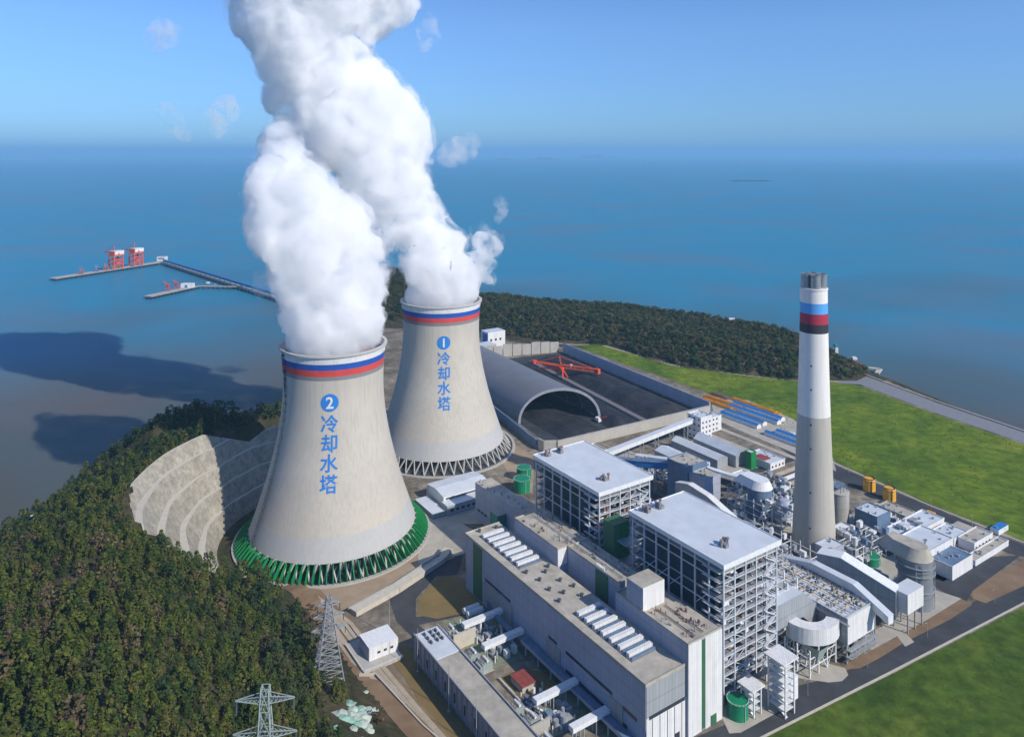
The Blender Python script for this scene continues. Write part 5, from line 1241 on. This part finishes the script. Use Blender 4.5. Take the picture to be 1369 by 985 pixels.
# ================= PYLONS
def pylon(x, y, z, H_, base, arms, lb, rz=0, m_='greygreen', k_=1.0):
    t = thing('lattice_pylon', lb, 'pylon', (0, 0, 0), 'W', 'lattice pylons on the hill'); t.location = (x, y, z); t.rotation_euler = (0, 0, rz)
    def hw(h): return base / 2 * (1 - h / H_) ** 1.15 + 1.0
    zs = list(np.linspace(0, H_, 14)); o = MB()
    for sx, sy in ((-1, -1), (1, -1), (1, 1), (-1, 1)):
        for a, b in zip(zs, zs[1:]): o.beam((sx * hw(a), sy * hw(a), a), (sx * hw(b), sy * hw(b), b), .42 * k_)
    part(t, 'leg', o, m_); o = MB()
    for a, b in zip(zs, zs[1:]):
        ha, hb = hw(a), hw(b)
        for k in range(4):
            c1 = [(-1, -1), (1, -1), (1, 1), (-1, 1)][k]; c2 = [(1, -1), (1, 1), (-1, 1), (-1, -1)][k]
            o.beam((c1[0] * ha, c1[1] * ha, a), (c2[0] * hb, c2[1] * hb, b), .24 * k_); o.beam((c2[0] * ha, c2[1] * ha, a), (c1[0] * hb, c1[1] * hb, b), .24 * k_)
            o.beam((c1[0] * hb, c1[1] * hb, b), (c2[0] * hb, c2[1] * hb, b), .22 * k_)
    part(t, 'lattice', o, m_)
    for h, l in arms:
        o = MB(); w_ = hw(h)
        for s in (-1, 1):
            for sy in (-1, 1):
                o.beam((0, sy * w_, h), (s * l, 0, h + .6), .3 * k_); o.beam((0, sy * w_ * .9, h + 2.2), (s * l, 0, h + .8), .28 * k_)
            n = 7
            for k in range(n):
                u = k / n; v = (k + 1) / n; o.beam((s * l * u, -w_ * (1 - u), h + .6 * u), (s * l * v, w_ * (1 - v), h + .6 * v), .18 * k_); o.beam((s * l * u, w_ * (1 - u), h + .6 * u), (s * l * v, -w_ * (1 - v), h + .6 * v), .18 * k_)
                o.beam((s * l * u, 0, h + 2.2 - 1.6 * u), (s * l * v, w_ * (1 - v), h + .6 * v), .18 * k_)
        part(t, 'cross_arm', o, m_)
        for s in (-1, 1): part(t, 'insulator', MB().cyl(s * l * .96, 0, .22, h - 3.2, h + .5, 6), 'darksteel')
    return t
def hz_(x, y): return float(height(np.array([float(x)]), np.array([float(y)]))[0])
px_, py_ = W(462, 975, 0); px_, py_ = -85, 395
pylon(-97, 396, hz_(-97, 396) - .5, 44, 13, ((26, 9), (33, 8), (39, 6)), 'tall grey lattice pylon rising in front of the small white cabin', R(20), 'steel')
PH = 148 - hz_(-66, 200)
pylon(-66, 200, hz_(-66, 200) - .5, PH, 10, ((PH - 13, 8.4), (PH - 4, 7.8)), 'lattice pylon cut by the bottom edge among the forest trees', R(5), k_=.6)
# pale tarpaulins and rocks on the slope below the tall pylon
rr2 = random.Random(8)
for k in range(26):
    x, y = rr2.gauss(474, 14), rr2.gauss(950, 20); X, Y = W(x, y, 22); Z = hz_(X, Y); X, Y = W(x, y, Z); Z = hz_(X, Y)
    if k % 4 == 0: ROCKS.append((X, Y))
    sz = rr2.uniform(.8, 3.0) * (1.5 if k < 6 else 1); import bmesh; bm = bmesh.new(); bmesh.ops.create_icosphere(bm, subdivisions=2, radius=1)
    for v in bm.verts:
        q = v.co * (1 + .55 * mnoise.noise(v.co * 1.3 + Vector((k * 3.1, 0, 0))) + .3 * mnoise.noise(v.co * 3.1 + Vector((0, k * 2.1, 0)))); v.co = Vector((q.x * sz * 1.3, q.y * sz, q.z * sz * .6))
    me = bpy.data.meshes.new('rock'); bm.to_mesh(me); bm.free(); me.materials.append(M['tarp' if k % 3 == 0 else 'rockpale'])
    o = link(bpy.data.objects.new('rock', me)); o.location = (X, Y, Z); settags(o, 'pale green rock in the rubble below the tall pylon, beside the service tracks', 'rock', 'pale rocks below the pylon')
# marker post on the point at the left
X, Y = W(44, 714, 12); z0 = hz_(X, Y)
t = thing('marker_beacon', 'small white and orange beacon on the shoulder of the hill at the far left', 'beacon', (0, 0, 0), 'W'); t.location = (X, Y, z0)
part(t, 'post', MB().cyl(0, 0, 1.3, 0, 7, 10), 'roofbeige'); part(t, 'lantern', MB().cyl(0, 0, 1.7, 7, 9.5, 10), 'white'); part(t, 'orange_band', MB().cyl(0, 0, 1.35, 4, 5.5, 10), 'orange')
# ================= JETTIES
def deckline(p, q, wd, z0=-4, z1=-1.6): return MB().beam((*p, (z0 + z1) / 2), (*q, (z0 + z1) / 2), wd, z1 - z0)
def JP(x, y, z=-1.6): return W(x, y, z)
def piles(t, p, q, wd, n, r=1.1):
    p = Vector(p); q = Vector(q); d = (q - p).normalized(); nn = Vector((-d.y, d.x)); o = MB()
    for i in range(n):
        c = p.lerp(q, (i + .5) / n)
        for s in (-1, 1): o.piece().cyl(*(c + nn * s * wd * .38), r, -9, -4, 8)
    parts(t, 'pile', o, 'darksteel')
def jetty(lb, p, q, wd, n, group='jetty decks'):
    p = JP(*p); q = JP(*q); t = thing('jetty', lb, 'jetty', (*p, -8), 'W', group)
    part(t, 'deck', deckline(p, q, wd), 'concrete'); part(t, 'edge', deckline(p, q, wd + 1.2, -3.6, -2.2), 'darksteel'); piles(t, p, q, wd, n); return p, q
mp, mq = jetty('long main berth carrying the two big orange unloaders', (70, 372), (214, 350), 26, 24)
tp, tq = jetty('long straight trestle with a blue gallery running to the shore', (219, 351), (372, 399), 11, 34)
sp, sq = jetty('short lower berth ending in a dark tip, nearer the shore', (197, 396), (262, 382), 22, 12)
jetty('thin approach deck joining the lower berth to the trestle', (262, 382), (326, 383), 8, 10)
t = thing('conveyor_gallery', 'long blue covered conveyor running along the trestle over the sea', 'conveyor gallery', (*tp, -1.6), 'W')
d_ = Vector(tq) - Vector(tp); tz = Vector(tq) + d_ * .12
part(t, 'gallery', MB().beam((*tp, 4), (*tz, 6), 5, 4), 'bluesteel'); part(t, 'roof', MB().beam((*tp, 6.4), (*tz, 8.4), 5.6, .6), 'blueroof')
o = MB(); [o.piece().beam((*(Vector(tp).lerp(tz, k / 26)), -1.6), (*(Vector(tp).lerp(tz, k / 26)), 2.5), 1.2) for k in range(1, 26)]; parts(t, 'leg', o, 'steel')
X, Y = JP(217, 349); t = thing('transfer_house', 'small white house at the corner where berth and trestle meet', 'transfer house', (X, Y, -1.6), 'W'); part(t, 'wall', MB().box(X - 11, X + 11, Y - 8, Y + 8, -1.6, 11, 0, 1), ['white', 'roofbeige']); part(t, 'window', B_(X - 8, X + 8, Y - 8.3, Y - 8, 5, 7.5), 'window')
def unloader(x, lb):
    u = (x - 70) / 144; p = Vector(mp).lerp(Vector(mq), u); d = (Vector(mq) - Vector(mp)); an = math.atan2(d.y, d.x)
    t = thing('ship_unloader', lb, 'ship unloader', (0, 0, 0), 'W', 'orange ship unloaders'); t.location = (p.x, p.y, -1.6); t.rotation_euler = (0, 0, an)
    for sx in (-13, 13):
        for sy in (-9, 9): part(t, 'leg', MB().beam((sx, sy, 0), (sx * .9, sy, 34), 2.6), 'orange')
    for z in (12, 24, 33): part(t, 'tie_beam', MB().beam((-13, -9, z), (13, -9, z), 2).beam((-13, 9, z), (13, 9, z), 2).beam((-13, -9, z), (-13, 9, z), 1.8).beam((13, -9, z), (13, 9, z), 1.8), 'orange')
    part(t, 'brace', MB().beam((-13, -9, 0), (13, -9, 22), 1.2).beam((13, -9, 0), (-13, -9, 22), 1.2), 'orange')
    part(t, 'machine_house', MB().box(-12, 15, -10, 10, 34, 45, 0, 1), ['orange', 'white']); part(t, 'white_cladding', B_(-10, 15.4, -10.5, -10, 36, 45), 'white')
    part(t, 'boom', MB().beam((0, -12, 38), (0, 42, 40), 3, 2.5), 'orange'); part(t, 'mast', MB().beam((-2, 4, 45), (-2, 4, 58), 1.6).beam((-2, 4, 58), (0, 38, 41), .7), 'orange'); part(t, 'hopper', MB().box(-6, 6, -8, 4, 10, 18), 'redband'); part(t, 'stair', MB().beam((-15, -8, 0), (-15, 6, 34), 1.2), 'rust')
    return t
unloader(150, 'left one of two big orange ship unloaders on the main berth'); unloader(178, 'right one of two big orange ship unloaders on the main berth')
for k, (x, lb) in enumerate(((104, 'small orange frame near the far left tip of the main berth'), (124, 'low blue grey machine left of the big unloaders'), (136, 'low orange machine just left of the big unloaders'))):
    p = Vector(mp).lerp(Vector(mq), (x - 70) / 144); t = thing('berth_machine', lb, 'machine', (p.x, p.y, -1.6), 'W', 'low machines on the main berth')
    part(t, 'base', B_(p.x - 6, p.x + 6, p.y - 4, p.y + 4, -1.6, 3), 'bluesteel' if k == 1 else 'rust'); part(t, 'mast', MB().beam((p.x, p.y, 3), (p.x - 2, p.y, 14), 1.4).beam((p.x - 2, p.y, 13), (p.x + 9, p.y, 7), 1), 'steel' if k == 1 else 'orange')
for k, (x, lb) in enumerate(((224, 'left one of two small red cranes on the lower berth'), (236, 'right one of two small red cranes on the lower berth'))):
    X, Y = JP(x, 389.5 - 2.5 * k); t = thing('berth_crane', lb, 'crane', (X, Y, -1.6), 'W', 'small red cranes on the lower berth')
    part(t, 'portal', MB().beam((X - 5, Y, -1.6), (X - 3, Y, 9), 1.5).beam((X + 5, Y, -1.6), (X + 3, Y, 9), 1.5).beam((X - 4, Y, 9), (X + 4, Y, 9), 1.6), 'redband'); part(t, 'cab', B_(X - 3, X + 3, Y - 2.5, Y + 2.5, 9.8, 14), 'redband'); part(t, 'jib', MB().beam((X, Y, 13), (X - 9, Y, 20), 1.2), 'orange')
X, Y = JP(251, 384); t = thing('berth_shed', 'white shed on the lower berth right of the red cranes', 'shed', (X, Y, -1.6), 'W'); part(t, 'wall', MB().box(X - 13, X + 13, Y - 6, Y + 6, -1.6, 7, 0, 1), ['white', 'whites']); part(t, 'door', B_(X - 4, X + 2, Y - 6.3, Y - 6, -1.6, 4), 'bluesteel')
X, Y = JP(282, 377); t = thing('mooring_boat', 'small dark boat moored between the lower berth and the trestle', 'boat', (X, Y, -8), 'W'); part(t, 'hull', MB().prism([(X - 12, Y - 3), (X + 8, Y - 3), (X + 13, Y), (X + 8, Y + 3), (X - 12, Y + 3)], -8, -5), 'bluesteel'); part(t, 'wheelhouse', B_(X - 10, X - 3, Y - 2, Y + 2, -5, -1.5), 'white')
# small harbour works at the end of the sea wall
X, Y = W(1152, 492, -3); t = thing('pier', 'small pale pier jutting into the sea at the end of the sea wall', 'pier', (X, Y, -8), 'W', None)
p2 = W(1176, 503, -3); o = MB().beam((X - 20, Y + 12, -2.6), (X + 22, Y - 6, -2.6), 7, 1.6); part(t, 'deck', o, 'kerb'); part(t, 'landing', MB().beam((X + 22, Y - 6, -2.6), (X + 8, Y - 26, -2.6), 6, 1.6), 'kerb'); part(t, 'hut', B_(X - 6, X + 2, Y, Y + 6, -1.8, 3), 'red')
o = MB(); [o.piece().cyl(X + a, Y + b, .7, -9, -3.4, 8) for a, b in ((-14, 9), (-4, 5), (6, 1), (16, -3), (18, -12), (11, -21))]; parts(t, 'pile', o, 'concrete')
block_ = [(W(1118, 474, 0), 'white and teal harbour tower just right of the chimney', 12), (W(1142, 488, 0), 'small white post at the root of the pier', 8)]
for (X, Y), lb, h in block_:
    zz = max(0, hz_(X, Y)); t = thing('harbour_tower', lb, 'tower', (X, Y, zz), 'W'); part(t, 'shaft', B_(X - 2, X + 2, Y - 2, Y + 2, zz - 1, zz + h), 'white'); part(t, 'top', B_(X - 3, X + 3, Y - 3, Y + 3, zz + h, zz + h + 3), 'teal' if h > 10 else 'white')
for k, (x, y) in enumerate(((978, 430), (986, 429), (994, 430))):
    X, Y = W(x, y, 22); zz = hz_(X, Y); X, Y = W(x, y, zz); zz = hz_(X, Y)
    t = thing('hill_house', ['left one of three small pale houses on the far headland', 'middle one of three small pale houses on the far headland', 'right one of three small pale houses on the far headland'][k], 'house', (X, Y, zz), 'W', 'pale houses on the headland'); part(t, 'wall', B_(X - 4, X + 4, Y - 4, Y + 4, zz - 1, zz + 4.5), 'white'); part(t, 'roof', MB().gable(X - 4.5, X + 4.5, Y - 4.5, Y + 4.5, zz + 4.5, zz + 4.6, zz + 6.5, 'x', 0, 0), 'roofwhite')
t = thing('blue_roofed_hall', 'long blue roofed hall seen in the gap between the two cooling towers', 'hall', (-270, 60, 0)); part(t, 'wall', B_(-420, -395, 40, 90, 0, 16), 'white'); part(t, 'roof', B_(-421, -394, 39, 91, 16, 18), 'blueroof')

# inner roads of the plant
def pst(pts, wd, z=.12, m='asphalt'): strip('road', [PW(*p).to_2d() for p in pts], wd, z, m, True)
pst([(-75, 110), (-60, 150), (60, 152), (75, 148)], 9); pst([(-50, 152), (-52, 330)], 8, .15); pst([(54, 216), (56, 325)], 8, .15); pst([(-46, 228), (50, 228)], 7, .18)
pst([(200, 268), (200, 325)], 7, .15); pst([(150, 300), (205, 302)], 6, .18)
pst([(-70, 320), (70, 318)], 6, .2, 'pad')
for x0, x1, y0, y1 in ((-28, 52, 232, 300), (86, 142, 184, 212), (176, 236, 140, 224), (150, 200, 240, 300), (-45, -5, 120, 200), (202, 240, 224, 320)):
    struct('pavement', MB().add([(x0, y0, .1), (x1, y0, .1), (x1, y1, .1), (x0, y1, .1)], [(0, 1, 2, 3)]), 'pad', 'P')
# ================= WOODS
rs = np.random.RandomState(11); pr_ = random.Random(5)
def crown_mesh(kind, seed):
    "one crown of leaf clumps spread through its volume, unit height 1"
    r_ = random.Random(seed); vs, fs = [], []
    n = {0: 190, 1: 190, 2: 110}[kind]
    for i in range(n):
        u = r_.random() ** .8
        if kind == 0: rad = .30 * (1 - u) ** .7 + .03            # upright conifer
        elif kind == 1: rad = .40 * math.sqrt(max(0, 1 - (2 * u - .85) ** 2 * .75))
        else: rad = .36 * math.sqrt(max(0, 1 - (2 * u - 1) ** 2))
        a = r_.random() * 6.283; q = rad * (.45 + .6 * math.sqrt(r_.random())); s = (.060 if kind else .050) * r_.uniform(.7, 1.5)
        lump = 1 + .25 * math.sin(a * 3 + seed) * math.sin(u * 9 + seed)
        c = Vector((q * lump * math.cos(a), q * lump * math.sin(a), .12 + u * .86))
        nrm = (Vector((c.x, c.y, .25 + .6 * u)).normalized() + Vector((r_.gauss(0, .3), r_.gauss(0, .3), r_.gauss(0, .3)))).normalized()
        t_ = nrm.orthogonal().normalized(); t_.rotate(__import__('mathutils').Quaternion(nrm, r_.random() * 6.28)); b_ = nrm.cross(t_)
        o = len(vs); k = r_.uniform(.6, 1)
        vs += [c + t_ * s, c + b_ * s * k + nrm * s * .2, c - t_ * s, c - b_ * s * k - nrm * s * .2]; fs.append((o, o + 1, o + 2, o + 3))
    return np.array([tuple(v) for v in vs]), np.array(fs)
CR = [(k, *crown_mesh(k, s)) for k, s in ((0, 1), (0, 2), (0, 3), (1, 4), (1, 5), (1, 6), (2, 7), (2, 8))]
# scatter
N_ = 26000
X = rs.uniform(-400, 60, N_); Y = rs.uniform(205, 800, N_)
Z = height(X, Y); da = psdf(HILLA, X, Y); dc = psdf(LAND, X, Y)
r2 = np.hypot(X - T2[0], Y - T2[1]); th = np.degrees(np.arctan2(Y - T2[1], X - T2[0])) % 360; rr_ = np.interp(th, TA, TR, left=85, right=90); zt = np.interp(th, TA, TZ, left=0, right=0)
ok = (da > 5) & (dc > 4) & (Z > -2) & (r2 > rr_ + 4)
pu = 684.5 + 1000 * X / Y; pv = 205 + 1000 * (290 - Z - 12) / Y
ok &= (pu > -30) & (pu < 640) & (pv < 1010)
# thin out on the bank above the tracks and round the tall pylon
edge = da < 22
ok &= ~(edge & (rs.rand(N_) < .8)) & ~((da < 9) & (rs.rand(N_) < .8)); ok &= np.hypot(X + 97, Y - 396) > 10; ok &= np.hypot(X + 66, Y - 200) > 4
for qx, qy in ROCKS: ok &= np.hypot(X - qx, (Y - qy + 9) / 2.2) > 7.5
ok &= ~((th > 95) & (th < 160) & (r2 < rr_ + 45))
bald = nz(X, Y, .016, 31) > .62; ok &= ~(bald & (rs.rand(N_) < .8))
X, Y, Z, pu, pv, da = X[ok], Y[ok], Z[ok], pu[ok], pv[ok], da[ok]
o_ = np.argsort(Y); cell = {}; keep = []
for i in o_:
    s = 4.7 if Y[i] < 420 else 5.4; c = (int(X[i] // s), int(Y[i] // s))
    if any(np.hypot(X[i] - X[j], Y[i] - Y[j]) < s * .85 for dx in (-1, 0, 1) for dy in (-1, 0, 1) for j in cell.get((c[0] + dx, c[1] + dy), ())): continue
    cell.setdefault(c, []).append(i); keep.append(i)
X, Y, Z, pu, pv, da = [q[keep] for q in (X, Y, Z, pu, pv, da)]
nT = len(X); H_ = rs.choice([.75, 1, 1, 1.3], nT) * rs.uniform(7.5, 12.5, nT) * (1 + .15 * nz(X, Y, .03, 8)); zone = nz(X, Y, .012, 17) + rs.normal(0, .3, nT)
kind = np.where(zone > .95, 2, np.where(zone > -.1, 0, 1)); kind[(da < 14) & (rs.rand(nT) < .4)] = 2
inview = (pu > 2) & (pu < 1367) & (pv < 983) & (pv > 206)
size = H_ / Y * inview; ind = set(np.argsort(-size)[:300].tolist())
MATI = {0: 'leaf', 1: 'leafdark', 2: 'leafbrown'}
INFO = {0: ('conifer', 'upright dark green conifer among the trees nearest the camera at the bottom left', 'nearest upright conifers on the wooded hill'),
        1: ('broadleaf_tree', 'rounded green broadleaf tree among the trees nearest the camera at the bottom left', 'nearest rounded green trees on the wooded hill'),
        2: ('brown_tree', 'brownish thinly leaved tree among the trees nearest the camera at the bottom left', 'nearest brownish trees on the wooded hill')}
cm = {}
trunk = MB().cyl(0, 0, .028, -.12, .55, 6, r2=.012)
for k in range(4):
    a = k * 1.7; trunk.beam((0, 0, .25 + .08 * k), (.14 * math.cos(a), .14 * math.sin(a), .42 + .09 * k), .014)
trunkme = trunk.mesh('trunk', 'bark')
for ci, (k, v, f_) in enumerate(CR): cm[ci] = np_mesh('crown', v, f_, [MATI[k]], False)
bykind = {k: [i for i, c_ in enumerate(CR) if c_[0] == k] for k in (0, 1, 2)}
proto = {}
buf = {0: [], 1: [], 2: []}
for i in range(nT):
    k = int(kind[i]); ci = pr_.choice(bykind[k]); rz = pr_.uniform(0, 6.28); sx = H_[i] * pr_.uniform(.7, 1.05)
    if i in ind:
        if ci not in proto:
            nm, lb, gp = INFO[k]; t = link(bpy.data.objects.new(nm, None)); settags(t, lb, 'tree', gp)
            c_ = link(bpy.data.objects.new('crown', cm[ci])); c_.parent = t; b_ = link(bpy.data.objects.new('trunk', trunkme)); b_.parent = t; OFF[t.name] = Vector((0, 0, 0)); proto[ci] = t; r_ = t
        else: r_ = copy_thing(proto[ci], (0, 0, 0))
        r_.location = (X[i], Y[i], Z[i] - .3); r_.rotation_euler = (0, 0, rz); r_.scale = (sx, sx, H_[i])
    else:
        buf[k].append((X[i], Y[i], Z[i] - .3, rz, sx, H_[i], ci))
def forest_mesh(name, items, mats, crowns):
    cs, ff, mi, off = [], [], [], 0
    for x, y, z, rz, sx, h, ci in items:
        k, v, f_ = crowns[ci]; c, s = math.cos(rz), math.sin(rz); p = np.empty_like(v)
        p[:, 0] = (v[:, 0] * c - v[:, 1] * s) * sx + x; p[:, 1] = (v[:, 0] * s + v[:, 1] * c) * sx + y; p[:, 2] = v[:, 2] * h + z
        cs.append(p); ff.append(f_ + off); off += len(v); mi.append(np.full(len(f_), k))
    o = link(bpy.data.objects.new(name, np_mesh(name, np.concatenate(cs), np.concatenate(ff), mats, False, np.concatenate(mi)))); return o
fo = forest_mesh('forest', buf[0] + buf[1] + buf[2], ['leaf', 'leafdark', 'leafbrown'], CR)
settags(fo, 'dense wood of small green and brownish trees covering the hill at the left', 'forest', kind='stuff')
# woods on the headland and the low hill behind the towers
Xh = rs.uniform(-400, 500, 30000); Yh = rs.uniform(940, 1640, 30000); Zh = height(Xh, Yh); dch = psdf(LAND, Xh, Yh); dhh = psdf(HILLC, Xh, Yh)
ok = (dhh > 4) & (dch > 3) & (Zh > 0) & ~((nz(Xh, Yh, .012, 41) > .6) & (rs.rand(30000) < .85))
Xh, Yh, Zh = Xh[ok][:9000], Yh[ok][:9000], Zh[ok][:9000]
low = []
for k, v, f_ in CR: sel = np.arange(0, len(f_), 4); low.append((k, np.concatenate([(v[f_[q]] - v[f_[q]].mean(0)) * 1.9 + v[f_[q]].mean(0) for q in sel]), np.arange(len(sel) * 4).reshape(-1, 4)))
it = []
for x, y, z in zip(Xh, Yh, Zh): k = pr_.choice((1, 0, 2, 2) if nz(np.array([x]), np.array([y]), .01, 77)[0] > .15 else (1, 1, 0, 0, 2)); h = pr_.uniform(3.5, 7.5); it.append((x, y, z - .6, pr_.uniform(0, 6.28), h * 1.8, h, pr_.choice(bykind[k])))
fo = forest_mesh('headland_woods', it, ['leaf', 'leafdark', 'leafbrown'], low)
settags(fo, 'dark woods covering the long headland behind the coal yard', 'forest', kind='stuff')
# tufts and bushes in the grass fields
G1 = [W(*p) for p in [(765, 464), (800, 463), (900, 491), (1000, 505), (1060, 511), (1120, 513), (1150, 518), (1260, 559), (1369, 596), (1500, 648), (1500, 772), (1369, 722), (1240, 670), (1118, 616), (1060, 583), (955, 528)]]
G2 = [W(*p) for p in [(1369, 812), (1190, 904), (1012, 994), (1000, 1010), (1500, 1010), (1500, 745)]]
def tufts(name, poly, n, lab, s0, s1):
    P_ = np.array(poly); x = rs.uniform(P_[:, 0].min(), P_[:, 0].max(), n); y = rs.uniform(P_[:, 1].min(), P_[:, 1].max(), n)
    d = psdf(poly, x, y); pat = nz(x, y, .04, 55); k = (d > 1.5) & (rs.rand(n) < np.clip(.35 + pat, .04, 1)); x, y = x[k], y[k]; m_ = len(x)
    co = np.empty((m_, 3, 4, 3)); s = rs.uniform(s0, s1, m_)
    for q in range(3):
        a = rs.rand(m_) * math.pi + q; dx, dy = np.cos(a) * s, np.sin(a) * s; h = s * rs.uniform(.3, .6, m_); lx = rs.normal(0, .3, m_) * s
        for j, (sx_, hz2) in enumerate(((-1, 0), (1, 0), (.6, 1), (-.6, 1))):
            co[:, q, j, 0] = x + dx * sx_ + lx * hz2; co[:, q, j, 1] = y + dy * sx_ + lx * hz2; co[:, q, j, 2] = .03 + h * hz2
    o = link(bpy.data.objects.new(name, np_mesh(name, co.reshape(-1, 3), np.arange(m_ * 12).reshape(-1, 4), ['turf'], False))); settags(o, lab, 'grass', kind='stuff')
tufts('grass_tufts', G1, 26000, 'clumps of grass over the field behind the chimney', .4, 1.0)
tufts('grass_tufts', G2, 9000, 'clumps of grass over the field at the bottom right', .2, .5)
